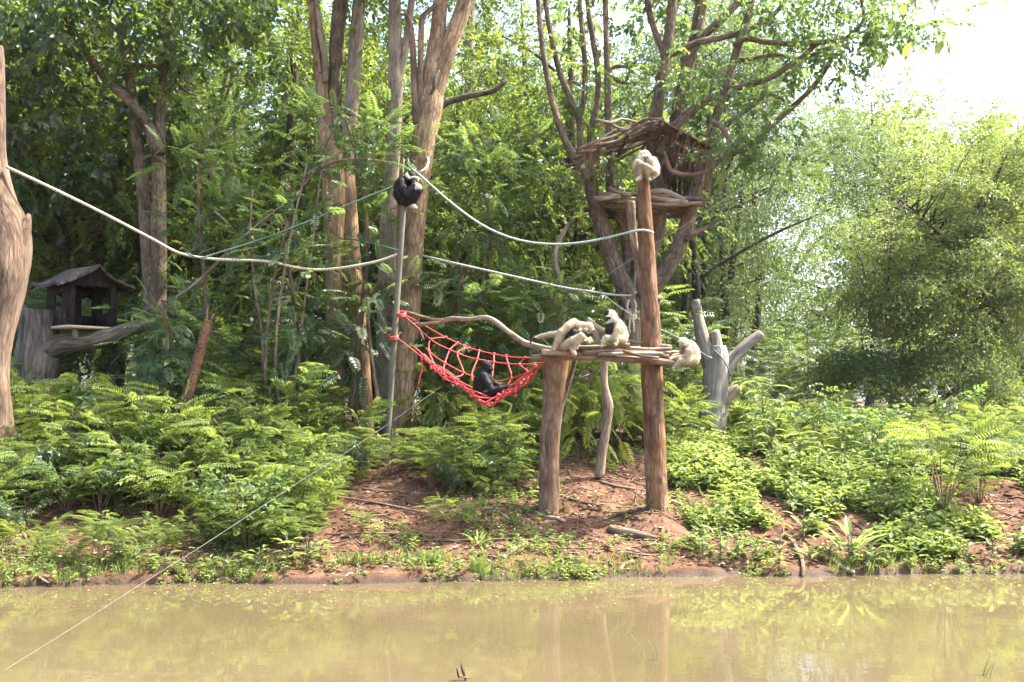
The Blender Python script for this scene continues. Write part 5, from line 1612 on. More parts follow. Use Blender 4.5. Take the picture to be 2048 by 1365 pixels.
scatter_copies(yel, [(at_x(px, Y), Y) for px, Y in [(590, 20.0), (745, 20.5), (920, 19.5), (1000, 21.5), (110, 19.8), (230, 20.6), (1290, 25.5), (470, 20.4), (1130, 19.5)]],
               'bright yellow-green tree with backlight put into its leaf colour among the darker wood', 'bright young trees in the wood', rt, .8, 1.1)
grey = [proto_tree('fine', 'leaf_grey', 'bark_dark', 12.0, 321, trunks=3, spread=2.4, n_cl=100, tw=13, cr=.6, base=.3, tint=.5), proto_tree('fine', 'leaf_grey', 'bark_dark', 13.0, 322, trunks=2, spread=2.8, n_cl=105, tw=13, cr=.6, base=.3, tint=.55),
        proto_tree('fine', 'leaf_fine', 'bark_dark', 10.0, 323, trunks=4, spread=2.2, n_cl=90, tw=13, cr=.6, base=.25, tint=.5)]
pale = [proto_tree('mass', 'leaf_fine', 'bark_dark', 13.0, 331 + k, trunks=2 + k, spread=3.2, n_cl=85, tw=11, cr=.75, base=.3, tint=.55, tr=.2) for k in range(2)]
gs = [(1420, 24.0), (1480, 27.0), (1400, 29.0), (1460, 33.0), (1380, 22.5)]
scatter_copies(grey, [(at_x(px, Y), Y) for px, Y in gs], 'grey-green feathery tree with thin dark stems behind the grey stump', 'feathery trees behind the grey stump', rt, .8, 1.0)
gs = [(1790, 38.0), (1850, 41.0), (1930, 39.0), (1740, 50.0), (2010, 43.0), (2100, 40.0), (1880, 48.0)]
scatter_copies(pale, [(at_x(px, Y), Y) for px, Y in gs], 'pale hazy feathery tree far back on the open side of the wood', 'far trees on the open side', rt, .92, 1.12)

# leaning slim tree before the gap of sky
t = tree_thing('tree', on_ground(1570, 860, 20), 'slim dark tree leaning over before the gap of bright sky, twin thin upper stems')
limb(t, [(1560, 875, 22), (1590, 800, 20), (1640, 720, 18), (1680, 660, 16), (1700, 600, 13), (1706, 570, 12)], 29.0, 'bark_dark', 'trunk', 9, seed=201)
limb(t, [(1570, 560, 8), (1590, 500, 7), (1620, 440, 6), (1650, 380, 5), (1690, 300, 4)], 31.0, 'bark_dark', seed=202)
limb(t, [(1580, 560, 8), (1620, 500, 7), (1660, 460, 6), (1690, 430, 4)], 31.0, 'bark_dark', seed=203)
limb(t, [(1690, 650, 12), (1700, 640, 9), (1730, 620, 6)], 29.0, 'bark_dark', seed=204)
crown(t, 'fine', 'leaf_grey', [(1650, 290, 31, 70, 60, 1.5, 12), (1720, 400, 30, 50, 50, 1.5, 8), (1560, 660, 29, 90, 60, 1.5, 18), (1650, 650, 28, 60, 50, 1.2, 12)], .7, 11, 205, tint=.5)

# the broad fine-leaved tree that fills the right
t = tree_thing('tree', on_ground(2110, 905, 16), 'broad spreading fine-leaved tree with drooping branches that fills the far right')
YR = 20.5
limb(t, [(2130, 930, 60), (2110, 880, 54), (2075, 830, 46), (2030, 800, 38), (1985, 783, 30), (1950, 766, 20), (1920, 772, 12), (1880, 800, 9), (1830, 812, 5)], YR, 'bark_dark', 'trunk', 12, seed=210)
limb(t, [(2075, 830, 34), (2060, 760, 30), (2020, 680, 24), (1990, 600, 18), (1970, 520, 13), (1960, 430, 8)], YR + .4, 'bark_dark', seed=211)
limb(t, [(2080, 850, 26), (2040, 830, 14), (2000, 838, 9), (1950, 842, 8), (1900, 840, 5)], YR - 1, 'bark_dark', seed=212)
limb(t, [(2030, 690, 18), (1960, 640, 13), (1880, 600, 9), (1800, 590, 6), (1740, 600, 4)], YR - .4, 'bark_dark', seed=213)
limb(t, [(2000, 640, 14), (1920, 520, 10), (1850, 440, 7), (1800, 400, 4)], YR + .2, 'bark_dark', seed=214)
limb(t, [(1990, 783, 16), (1940, 750, 12), (1860, 730, 9), (1780, 740, 6), (1700, 780, 4)], YR - .2, 'bark_dark', seed=215)
r = np.random.default_rng(216)
starts = np.concatenate([spline(pxpath(q, YR + dy), 14)[:, :3] for q, dy in (
    ([(2075, 830, 34), (2060, 760, 30), (2020, 680, 24), (1990, 600, 18), (1970, 520, 13), (1960, 430, 8)], .4), ([(2030, 690, 18), (1960, 640, 13), (1880, 600, 9), (1800, 590, 6), (1740, 600, 4)], -.4),
    ([(2000, 640, 14), (1920, 520, 10), (1850, 440, 7), (1800, 400, 4)], .2), ([(1990, 783, 16), (1940, 750, 12), (1860, 730, 9), (1780, 740, 6), (1700, 780, 4)], -.2))])
tips = blob([(2000, 300, 21, 70, 60, 1.6, 14), (1900, 400, 20.6, 120, 70, 1.8, 30), (1780, 480, 20.4, 90, 60, 1.6, 22), (1950, 520, 19.8, 120, 80, 1.6, 28), (1730, 600, 20.2, 70, 60, 1.5, 18), (1850, 610, 19.6, 120, 70, 1.6, 30),
             (1690, 720, 20.2, 70, 45, 1.3, 14), (1800, 740, 19.6, 120, 50, 1.5, 26), (1930, 700, 19.2, 110, 60, 1.5, 26), (2050, 600, 19.6, 60, 120, 1.6, 20), (2050, 420, 20.4, 50, 90, 1.6, 16), (1640, 785, 20.5, 40, 20, .8, 5), (1850, 560, 22, 150, 150, 1.0, 30), (1960, 780, 20.0, 90, 25, 1.2, 10)], r)
mb, wood = MB(), MB()
tiers(mb, wood, 'flat', starts, tips, r, tint=.5, tvar=.16, scale=.95)
wood.build('bough', M['bark_dark'], t)['kind'] = 'stuff'
mb.build('crown', M['leaf_fine'], t, attrs=('tint',), smooth=False)
p = thing('thin_post', on_ground(1910, 925, 14), 'thin dark post standing under the drooping tree on the open side', 'post')
mb = MB(); tube(mb, pxpath([(1909, 950, 8), (1913, 850, 8), (1919, 765, 7)], 18.5), seg=8, step=.3); mb.build('shaft', M['bark_dark'], p)

# low dark mass of far-off wood
r = np.random.default_rng(400)
mb = MB()
n = 1500
X = r.uniform(-46, 62, n); Y = r.uniform(50, 72, n)
pxx = 1024 + F * X / Y
top = np.where(pxx < 1450, 17, np.where(pxx < 1760, 7.5, 12.0))
Zc = 1.0 + top * r.uniform(0, 1, n) ** .8
clumps(mb, 'mass', np.stack([X, Y, Zc], -1), 1.5, 9, r, tint=.4, tvar=.16, scale=1.3)
o = mb.build('distant_forest', M['leaf_grey'], None, attrs=('tint',), smooth=False)
tag(o, 'mass of far-off forest foliage closing the view between the trunks', kind='stuff')

# ------------------------------------------------------------------ feathery saplings, each a stem and its fronds
def sapling(stem, fr_rows, label, seed, mat='leaf_feather', kind='frond', n=8, cr=.42, smat='stick_brown', tint=.5, group=None, scale=1.0):
    b = stem[0]
    t = thing('sapling', at(b[0], b[1], b[2]), label, 'sapling', group)
    P = np.array([list(at(q[0], q[1], q[2])) + [q[3] * .5 * mpp(q[2])] for q in stem])
    mb = MB(); tube(mb, P, seg=7, rough=.08, seed=seed, step=.08); mb.build('stem', M[smat], t)
    r = np.random.default_rng(seed)
    mb = MB()
    if fr_rows:
        C = blob(fr_rows, r)
        for c in C:                       # a thin twig from the stem to each spray
            k = np.argmin(np.linalg.norm(P[:, :3] - c - [0, 0, .3], axis=1))
            tube(mb, [list(P[k, :3]) + [.009], list((P[k, :3] + c) / 2 + [0, 0, .08]) + [.006], list(c) + [.003]], seg=4, n=5)
        mb.build('twig', M[smat], t)['kind'] = 'stuff'
        mb = MB()
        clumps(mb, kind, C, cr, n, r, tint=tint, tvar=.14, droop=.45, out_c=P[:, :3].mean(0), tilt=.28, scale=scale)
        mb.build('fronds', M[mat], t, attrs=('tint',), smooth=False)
    return t
sapling([(700, 830, 16, 14), (722, 640, 15.9, 11), (735, 470, 15.8, 9), (715, 330, 15.6, 7), (690, 230, 15.5, 4)], [(700, 250, 15.4, 70, 50, .7, 8), (755, 290, 15.4, 45, 45, .6, 9), (655, 350, 15.6, 35, 50, .6, 4), (750, 410, 15.5, 30, 40, .5, 4)], 'feathery sapling veiling the forked orange trunks', 501)
sapling([(960, 850, 16.8, 14), (965, 650, 16.8, 11), (980, 480, 16.6, 9), (960, 330, 16.4, 6), (940, 270, 16.3, 4)], [(940, 300, 16.2, 70, 50, .7, 14), (1000, 390, 16.3, 70, 60, .7, 13), (930, 450, 16.4, 60, 60, .6, 11), (1010, 520, 16.6, 60, 50, .6, 7)], 'tall feathery sapling between the tan trunk and the spreading tree', 502)
sapling([(890, 850, 16.3, 12), (900, 700, 16.2, 9), (915, 590, 16.1, 6), (930, 540, 16, 4)], [(900, 580, 16.0, 60, 50, .6, 12), (960, 600, 16.0, 50, 50, .6, 9), (890, 680, 16.1, 55, 50, .6, 10), (960, 680, 16.2, 50, 40, .5, 7)], 'bright feathery sapling behind the red hammock', 503, tint=.62)
sapling([(1120, 850, 15.9, 12), (1115, 720, 15.9, 9), (1118, 640, 15.8, 6), (1125, 600, 15.8, 4)], [(1120, 610, 15.7, 55, 30, .5, 11), (1090, 650, 15.8, 40, 30, .5, 5), (1050, 630, 16.2, 45, 40, .5, 8)], 'pale feathery sapling above the bent gibbon', 504, tint=.65)
sapling([(600, 840, 15.6, 12), (592, 650, 15.5, 9), (575, 520, 15.4, 7), (560, 430, 15.3, 4)], [(560, 480, 15.2, 70, 40, .7, 8), (640, 545, 15.4, 40, 30, .6, 5), (500, 560, 15.5, 60, 60, .6, 6), (600, 660, 15.3, 50, 40, .6, 7)], 'feathery sapling in front of the orange trunks beneath the green line', 505, tint=.45)
sapling([(420, 850, 16.2, 12), (415, 640, 16.1, 10), (400, 450, 16.0, 8), (395, 320, 15.9, 4)], [(420, 340, 15.8, 60, 40, .7, 9), (380, 420, 16.0, 30, 40, .6, 3), (460, 430, 16, 60, 50, .6, 8), (440, 250, 16, 50, 50, .6, 6)], 'feathery sapling under the twin-stemmed tree', 506, tint=.5)
sapling([(330, 820, 15.0, 10), (335, 700, 15.0, 8), (330, 640, 14.9, 5), (320, 600, 14.9, 3)], [(335, 655, 14.9, 30, 25, .4, 5), (370, 650, 15, 30, 30, .4, 5), (340, 715, 14.9, 40, 30, .4, 6)], 'low feathery sapling just beyond the end of the carved stump arm', 507, tint=.5)
sapling([(760, 830, 15.2, 9), (742, 700, 15.2, 7), (735, 600, 15.2, 4)], [(735, 600, 15.2, 25, 40, .4, 4), (750, 560, 15.3, 25, 30, .4, 3), (720, 700, 15.2, 30, 30, .4, 4)], 'bluish green sapling beside the metal pole', 508, mat='leaf_grey', tint=.6)
sapling([(1180, 870, 15.4, 9), (1184, 800, 15.4, 7), (1180, 745, 15.4, 4)], [(1170, 770, 15.4, 60, 40, .5, 11), (1240, 760, 15.5, 40, 40, .5, 8), (1150, 830, 15.3, 50, 40, .5, 9)], 'bright leafy sapling seen beneath the log platform', 509, mat='leaf_bush', tint=.75)
sapling([(1050, 870, 15.9, 9), (1040, 800, 15.9, 7), (1040, 740, 15.9, 4)], [(1040, 760, 15.9, 50, 40, .5, 10), (990, 700, 16.1, 60, 30, .5, 9), (1060, 820, 15.7, 40, 40, .5, 8)], 'bright leafy sapling beyond the near end of the hammock', 510, mat='leaf_bush', tint=.75)
sapling([(860, 870, 16.0, 9), (870, 800, 16.0, 7), (880, 760, 16, 4)], [(880, 770, 15.9, 50, 50, .5, 12), (940, 800, 15.7, 50, 40, .5, 11), (870, 840, 15.6, 50, 40, .5, 9)], 'bright leafy sapling below the sagging middle of the hammock', 511, mat='leaf_bush', tint=.75)
# bare slender stems in front of the wood
for k, (rw, lb) in enumerate([
    ([(560, 850, 15.2, 7), (552, 700, 15.1, 6), (566, 560, 15.1, 6), (590, 430, 15.0, 5), (606, 365, 15.0, 4), (614, 325, 15, 2)], 'slender bare stem leaning right below the arched twig'),
    ([(520, 850, 15.3, 6), (526, 700, 15.2, 6), (508, 560, 15.2, 5), (500, 470, 15.1, 4), (505, 380, 15.1, 3)], 'slender bare stem standing below the middle of the cream rope'),
    ([(580, 830, 15.4, 6), (600, 680, 15.4, 5), (615, 560, 15.3, 5), (628, 470, 15.2, 4), (640, 360, 15.1, 3), (655, 300, 15, 2)], 'slender bare stem close against the orange trunks'),
    ([(528, 830, 15.0, 7), (534, 680, 15.0, 6), (548, 560, 15.0, 5), (575, 440, 15, 4)], 'slender bare stem crossing the cream rope beside a leaning one'),
    ([(320, 620, 15.6, 8), (400, 560, 15.5, 7), (470, 490, 15.4, 6), (540, 430, 15.3, 4), (580, 400, 15.3, 2)], 'bare branch slanting up from the end of the stump arm'),
    ([(606, 372, 15.0, 4), (630, 345, 14.95, 4), (670, 325, 14.9, 4), (710, 318, 14.9, 3), (760, 322, 14.9, 3), (795, 330, 14.9, 2)], 'pale arched twig in front of the orange trunks'),
    ([(1080, 860, 16.2, 10), (1110, 720, 16.2, 10), (1130, 600, 16.3, 12), (1110, 520, 16.4, 11), (1130, 460, 16.5, 9), (1150, 440, 16.6, 6)], 'crooked grey stem behind the bent branch')]):
    t = thing('bare_stem', at(rw[0][0], rw[0][1], rw[0][2]), lb, 'stem')
    P = np.array([list(at(q[0], q[1], q[2])) + [q[3] * .5 * mpp(q[2])] for q in rw])
    mb = MB(); tube(mb, P, seg=7, rough=.10, seed=k + 40, step=.06); mb.build('stem', M['stick_brown' if k % 2 else 'stick_pale'], t)

# ------------------------------------------------------------------ shrubs of the bank
def proto_shrub(seed, h=.85, stems=7, kind='frondfine', lmat='leaf_bush', tint=.5, w=.55, nf=9, scale=1.0, droop=.15, name='shrub', cat='shrub'):
    r = np.random.default_rng(seed)
    root = thing(name, (0, 0, 0), name, cat)
    mb, pos, fwd = MB(), [], []
    for k in range(stems):
        a = 6.283 * k / stems + r.normal() * .35
        d = np.array([math.cos(a), math.sin(a), 0])
        hh = h * r.uniform(.65, 1.1)
        ww = w * r.uniform(.4, 1.15)
        P = np.array([[0, 0, -.05, .010], *([list(d * ww * f ** 1.4 + r.normal(size=3) * .02 + [0, 0, hh * (1.35 * f - .35 * f * f)]) + [.009 - .006 * f] for f in (.35, .7, 1.0)])])
        tube(mb, P, seg=4, n=8)
        S = spline(P, 30)
        for j in range(nf):
            u = .30 + .70 * (j + .5) / nf
            q = S[int(u * 29)]
            b = a + (1 if j % 2 else -1) * r.uniform(.3, 1.5)
            pos.append(q[:3]); fwd.append([math.cos(b), math.sin(b), r.uniform(.05, .55) * (1.3 - u * .6)])
    mb.build('stem', M['stick_brown'], root, origin=(0, 0, 0))
    mb = MB()
    n = len(pos)
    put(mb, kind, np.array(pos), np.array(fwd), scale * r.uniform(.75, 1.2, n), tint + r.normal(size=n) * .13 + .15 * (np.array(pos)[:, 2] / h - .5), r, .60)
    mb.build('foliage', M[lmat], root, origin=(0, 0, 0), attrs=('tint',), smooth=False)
    return root

def inside(px, py, poly):
    poly = np.array(poly, float)
    x1, y1 = poly[:, 0], poly[:, 1]
    x2, y2 = np.roll(x1, -1), np.roll(y1, -1)
    c = ((y1 > py) != (y2 > py)) & (px < (x2 - x1) * (py - y1) / (y2 - y1 + 1e-9) + x1)
    return c.sum() % 2 == 1
BARE = [[(585, 1240), (600, 1070), (650, 1015), (720, 965), (800, 985), (900, 1000), (1060, 985), (1120, 915), (1300, 905), (1400, 965), (1560, 975), (1620, 1040), (1560, 1240)],
        [(20, 1130), (40, 1060), (290, 1045), (430, 1050), (420, 1110), (200, 1130)]]
rs = np.random.default_rng(55)
protos = [proto_shrub(600 + k, h=(.8, .9, .7, 1.0, .85, .75)[k], stems=(7, 8, 6, 8, 7, 6)[k], tint=(.45, .55, .62, .4, .52, .48)[k], scale=(1.15, 1.0, 1.1, 1.2, .95, 1.1)[k]) for k in range(6)]
def place_shrubs(protos, n, xr, sr, label, group, rs, s0, s1, min_d=.30, avoid=True, grow=0.0):
    got = []
    tries = 0
    while len(got) < n and tries < n * 60:
        tries += 1
        x = rs.uniform(*xr); s = rs.uniform(*sr)
        y = float(shore(x)) + s
        z = gz(x, y)
        px, py = project([x, y, z])
        if avoid and (any(inside(px, py, q) for q in BARE) or (1350 < px < 1500 and 13.8 < y < 17.4)):
            continue
        if (735 < px < 835 and 12.4 < y < 14.8) or (20 < px < 300 and 14.9 < y < 17.6) or (640 < px < 860 and 15.0 < y < 18.2):
            continue
        if any((x - a) ** 2 + (y - b) ** 2 < min_d ** 2 for a, b in got):
            continue
        got.append((x, y))
    for i, (x, y) in enumerate(got):
        p = protos[rs.integers(0, len(protos))]
        s = rs.uniform(s0, s1) + grow * max(0, y - float(shore(x)) - 1.8)
        loc = (x, y, gz(x, y) - .03)
        if p.name in scatter_copies.used:
            copy_thing(p, loc, rs.uniform(0, 6.28), s, label, group, .10)
        else:
            p.location = loc; p.rotation_euler = (0, 0, rs.uniform(0, 6.28)); p.scale = (s, s, s)
            p['label'] = label; p['group'] = group
            scatter_copies.used.add(p.name); KIDS[p.name] = list(p.children)
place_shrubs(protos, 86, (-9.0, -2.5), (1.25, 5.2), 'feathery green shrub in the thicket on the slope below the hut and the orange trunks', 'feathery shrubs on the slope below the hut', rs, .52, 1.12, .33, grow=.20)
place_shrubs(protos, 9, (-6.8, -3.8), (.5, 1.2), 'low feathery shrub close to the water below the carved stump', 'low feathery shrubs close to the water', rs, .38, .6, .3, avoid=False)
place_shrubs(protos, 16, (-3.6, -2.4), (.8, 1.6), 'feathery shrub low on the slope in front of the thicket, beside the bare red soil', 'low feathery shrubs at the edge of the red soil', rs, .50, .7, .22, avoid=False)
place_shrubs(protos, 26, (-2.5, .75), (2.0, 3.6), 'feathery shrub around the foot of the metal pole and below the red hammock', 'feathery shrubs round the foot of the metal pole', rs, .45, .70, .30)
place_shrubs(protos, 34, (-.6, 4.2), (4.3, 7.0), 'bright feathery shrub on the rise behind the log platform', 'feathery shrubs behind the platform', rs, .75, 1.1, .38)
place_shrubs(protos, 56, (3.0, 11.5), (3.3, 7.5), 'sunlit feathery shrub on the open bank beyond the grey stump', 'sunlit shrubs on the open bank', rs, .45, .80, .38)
mixed = [proto_shrub(640, h=.75, stems=6, kind='small', lmat='leaf_herb', tint=.45, w=.4, nf=8, scale=.62, name='leafy_bush', cat='bush'), proto_shrub(641, h=.9, stems=5, kind='broad', lmat='leaf_feather', tint=.5, w=.35, nf=7, scale=.6, name='leafy_bush', cat='bush'), proto_shrub(642, h=.6, stems=7, kind='herb', lmat='leaf_grey', tint=.6, w=.45, nf=14, scale=1.3, name='leafy_bush', cat='bush')]
place_shrubs(mixed, 60, (-8.5, -2.6), (.8, 4.7), 'plain-leaved bush mixed in among the feathery shrubs below the hut', 'plain-leaved bushes on the slope', rs, .6, 1.25, .30, grow=.12)
place_shrubs(mixed, 12, (-2.4, 1.0), (1.6, 3.6), 'plain-leaved bush near the foot of the metal pole', 'plain-leaved bushes near the metal pole', rs, .45, .8, .35)
place_shrubs(mixed, 26, (3.2, 10.5), (1.2, 6.0), 'plain-leaved bush standing up out of the sunlit herbs', 'plain-leaved bushes on the open bank', rs, .6, 1.1, .4)
tall = [proto_shrub(620 + k, h=2.2, stems=8, kind='frond', lmat=('leaf_feather', 'leaf_grey', 'leaf_broad')[k], tint=.5, w=1.1, nf=13, scale=1.15, name='undergrowth_bush', cat='bush') for k in range(3)]
place_shrubs(tall, 46, (-13, 3.0), (5.4, 11), 'tall leafy undergrowth bush in the shade between the trunks', 'undergrowth bushes between the trunks', rs, .7, 1.25, .7, avoid=False)
place_shrubs(tall, 30, (4, 22), (9, 17), 'leafy undergrowth bush at the shady foot of the far trees', 'undergrowth bushes under the far trees', rs, .7, 1.2, .8, avoid=False)
# single shrubs that can be named
def one_shrub(px, py, s, label, p, name='shrub'):
    q = on_ground(px, py)
    c = copy_thing(p, q - [0, 0, .03], rs.uniform(0, 6.28), s, label)
    if 'group' in c:
        del c['group']
    return c
one_shrub(500, 1085, .75, 'low feathery shrub overhanging the mud where the cable crosses the bank', protos[1])
one_shrub(560, 1100, .62, 'feathery shrub hanging towards the water, nearest the bare red soil', protos[0])
one_shrub(905, 1062, .62, 'small feathery shrub standing alone on the red soil below the hammock', protos[2])
one_shrub(780, 955, .75, 'feathery shrub just right of the metal pole foot', protos[4])
one_shrub(995, 960, .95, 'large feathery shrub between the metal pole and the stout post', protos[3])
one_shrub(1455, 1030, .50, 'small clipped bush on a dark stub beside the tall post', protos[2])
one_shrub(1890, 1040, 1.25, 'large yellowish feathery shrub arching over its own dark shadow on the open bank', protos[3])
one_shrub(1960, 1010, 1.0, 'feathery shrub beside the large yellowish one', protos[1])
one_shrub(724, 1062, .33, 'tiny umbrella-shaped seedling alone on the red soil', protos[5], 'seedling')

# ------------------------------------------------------------------ broad-leaved weeds
def proto_weed(seed, n=11, L=.15, W=.085, h=.28, up=.7, lmat='leaf_herb', tint=.5):
    r = np.random.default_rng(seed)
    root = thing('weed', (0, 0, 0), 'weed', 'weed')
    t = LT()
    st = MB()
    for i in range(n):
        a = 2.4 * i + r.normal() * .3
        z = h * (.15 + .85 * i / n)
        rad = .05 + .06 * r.uniform()
        b = np.array([math.cos(a) * rad, math.sin(a) * rad, z])
        d = np.array([math.cos(a), math.sin(a), up * r.uniform(.3, 1.2)])
        t.wide(b, d, unit(np.array([-.3 * math.cos(a), -.3 * math.sin(a), 1])), L * r.uniform(.65, 1.15), W * r.uniform(.7, 1.15), tint + r.normal() * .12, droop=.30)
        tube(st, [[0, 0, z * .7, .005], list(b) + [.003]], seg=4, n=3)
    tube(st, [[0, 0, -.03, .008], [.01, 0, h * .5, .006], [0, .01, h, .004]], seg=5, n=5)
    st.build('stem', M['stem_green'], root, origin=(0, 0, 0))
    v, tt, f = t.done()
    mb = MB(); mb.add(v, f, tint=np.clip(tt, 0, 1))
    mb.build('foliage', M[lmat], root, origin=(0, 0, 0), attrs=('tint',), smooth=False)
    return root
w0 = [proto_weed(700, 11, .15, .095, .26), proto_weed(701, 9, .13, .07, .34, .5), proto_weed(702, 13, .17, .10, .22, .4, tint=.42), proto_weed(703, 10, .12, .06, .30, .9, tint=.6)]
lance = proto_weed(704, 13, .30, .075, .22, 1.5, tint=.78)
tall_w = proto_weed(705, 14, .22, .07, .75, .15, tint=.68)
def weed(p, px, py, s, label, group=None):
    q = on_ground(px, py)
    if p.name in scatter_copies.used:
        c = copy_thing(p, q - [0, 0, .02], rs.uniform(0, 6.28), s, label, group)
    else:
        c = p; c.location = tuple(q - [0, 0, .02]); c.scale = (s, s, s); c['label'] = label
        if group:
            c['group'] = group
        scatter_copies.used.add(p.name); KIDS[p.name] = list(p.children)
    if not group and 'group' in c:
        del c['group']
wl_label, wg = 'broad-leaved weed growing along the muddy waterline', 'broad-leaved weeds along the waterline'
for px, py, s in [(225, 1135, 1), (262, 1128, .9), (330, 1140, .9), (395, 1132, .7), (455, 1140, .8), (520, 1135, .9), (575, 1130, 1.1), (615, 1128, 1.2), (640, 1120, .8), (1150, 1128, .6), (1405, 1122, 1.0), (1440, 1125, 1.25), (1475, 1122, 1.0), (1512, 1118, .9),
                  (1385, 1098, .8), (1560, 1110, .8), (1640, 1118, .8), (1740, 1128, 1.1), (1780, 1118, .9), (1830, 1120, 1), (1880, 1118, 1), (1935, 1120, .9), (1985, 1112, 1.0), (2030, 1110, 1.1), (1660, 1125, .8), (1850, 1096, .9), (1960, 1085, .9), (1760, 1085, .9), (1700, 1128, 1.0)]:
    weed(w0[rs.integers(0, 4)], px, py, s, wl_label, wg)
weed(w0[0], 1078, 985, 1.2, 'dull green climber with large leaves against the foot of the stout left post')
weed(w0[2], 1095, 1010, .9, 'small leafy weed under the climber at the stout left post')
weed(lance, 1703, 1118, 1.35, 'rosette of long upright bright yellow-green leaves by the water')
weed(w0[3], 1608, 1085, 1.4, 'pale large-leaved seedling up the slope from the bright rosette')
weed(lance, 955, 1095, .55, 'bright upright little sprout on the red soil near the water')
weed(lance, 1620, 1120, .6, 'small spiky bright sprout left of the bright rosette')
weed(w0[1], 1190, 1018, .7, 'low leafy sprig on the bare soil between the two posts')
tg = 'tall soft-leaved plants on the open bank'
for px, py, s in [(1600, 960, 1.0), (1640, 975, .9), (1505, 925, 1.0), (1750, 985, .8), (1690, 960, .9), (1545, 945, 1.1), (1820, 975, .9)]:
    weed(tall_w, px, py, s, 'tall soft-leaved plant rising from the sunlit herbs of the open bank', tg)
weed(tall_w, 1530, 905, 1.6, 'tall bright plant with drooping leaves close to the grey stump')
weed(tall_w, 1490, 880, 1.5, 'tall bright plant with pale glossy leaves at the small stub of the grey stump')
weed(tall_w, 395, 900, 1.3, 'tall green plant with drooping leaves beside the splintered post')
for px, py, s in [(450, 895, 1.3), (350, 870, 1.4), (255, 900, 1.2), (500, 930, 1.1), (150, 920, 1.2), (560, 940, 1.0)]:
    weed(tall_w, px, py, s, 'tall soft-leaved plant standing up out of the thicket below the hut', 'tall soft plants in the thicket')
weed(tall_w, 300, 880, 1.5, 'tall dull green plant with broad leaves below the stump arm')

# ------------------------------------------------------------------ uncountable cover
r = np.random.default_rng(900)
def sprigs(n, xr, sr, keep, s0, s1, tint, seed, name, label, mat='leaf_herb', kind='herb'):
    r = np.random.default_rng(seed)
    x = r.uniform(*xr, n); s = r.uniform(*sr, n); y = shore(x) + s
    z = ground_z(x, y)
    px, py = project(np.stack([x, y, z], -1))
    nz = fbm(np.stack([x * 1.4, y * 1.4, x * 0 + seed], -1), 3)
    k = keep(px, py, s, nz - r.exponential(.16, n))
    P = np.stack([x, y, z], -1)[k]
    fwd = np.array([0, 0, 1.0]) + r.normal(size=P.shape) * .3
    mb = MB()
    N = len(P)
    FR = frames(fwd, r, .9)
    put(mb, kind, P, fwd, r.uniform(s0, s1, N), tint + r.normal(size=N) * .14 + .25 * nz[k], r, .9)
    o = mb.build(name, M[mat], None, attrs=('tint',), smooth=False)
    tag(o, label, kind='stuff')
sprigs(20000, (-7.5, 8.5), (-.03, .75), lambda px, py, s, nz: np.random.default_rng(7).uniform(0, 1, len(s)) < np.clip((nz + .2) * .6, 0, .24) * np.exp(-s / .34), .4, 1.35, .50, 901, 'waterline_herbs', 'low creeping herbs in patches along the waterline')
sprigs(34000, (2.2, 10.5), (.3, 6.5), lambda px, py, s, nz: (px > 1330) & (nz > .30 - .32 * np.clip((px - 1400) / 250, 0, 1) - .35 * np.clip(s - 2, 0, 1)), .8, 2.4, .58, 902, 'meadow_herbs', 'dense sunlit herbs covering the open bank')
sprigs(9000, (-8.5, 3), (.5, 5), lambda px, py, s, nz: nz > .02, .5, 1.3, .45, 903, 'slope_herbs', 'scattered small herbs on the shaded slope')
# grass at the water
r = np.random.default_rng(905)
n = 9200
x = np.concatenate([r.uniform(-2.6, -.3, 3600), r.uniform(-6.8, 7.5, 5600)]); s = r.uniform(.0, .45, n); y = shore(x) + s; z = ground_z(x, y)
k = fbm(np.stack([x * 1.8, y * 1.8, x * 0 + 4], -1), 2) > -.05 + .12 * (np.arange(n) >= 3600)
P = np.stack([x, y, z], -1)[k]; N = len(P)
a = r.uniform(0, 6.28, N); h = r.uniform(.04, .12, N) * np.where((x[k] > -2.6) & (x[k] < -.3), 1.5, 1.0); ln = r.uniform(.1, .6, N)
d = np.stack([np.cos(a), np.sin(a), 0 * a], -1)
sd = np.stack([-np.sin(a), np.cos(a), 0 * a], -1) * .004
V = np.stack([P + sd, P - sd, P + d * (h * ln * .4)[:, None] + np.stack([0 * h, 0 * h, h * .7], -1), P + d * (h * ln)[:, None] + np.stack([0 * h, 0 * h, h], -1)], 1).reshape(-1, 3)
b = (np.arange(N) * 4)[:, None]
mb = MB(); mb.add(V, np.concatenate([b + [[0, 1, 2]], b + [[0, 2, 3]]]), tint=np.repeat(np.clip(.5 + r.normal(size=N) * .2, 0, 1), 4))
tag(mb.build('grass', M['leaf_herb'], None, attrs=('tint',), smooth=False), 'short fine grass along the edge of the water', kind='stuff')
# dead leaves
n = 15000
x = r.uniform(-7.5, 9, n); s = r.uniform(.12, 4.5, n) ; y = shore(x) + s; z = ground_z(x, y) + .012
N = n
a = r.uniform(0, 6.28, N); L = r.uniform(.03, .085, N)
t = LT()
d = np.stack([np.cos(a), np.sin(a), r.normal(size=N) * .18], -1) * L[:, None]
sd = np.stack([-np.sin(a), np.cos(a), r.normal(size=N) * .25], -1) * (L * r.uniform(.2, .35, N))[:, None]
P = np.stack([x, y, z], -1)
V = np.stack([P, P + d * .45 + sd, P + d, P + d * .45 - sd], 1).reshape(-1, 3)
b = (np.arange(N) * 4)[:, None]
mb = MB(); mb.add(V, np.concatenate([b + [[0, 1, 2]], b + [[0, 2, 3]]]), tint=np.repeat(np.clip(r.beta(1.1, 1.7, N), 0, 1), 4))
tag(mb.build('leaf_litter', M['leaf_dead'], None, attrs=('tint',), smooth=False), 'dry fallen leaves scattered over the bank', kind='stuff')
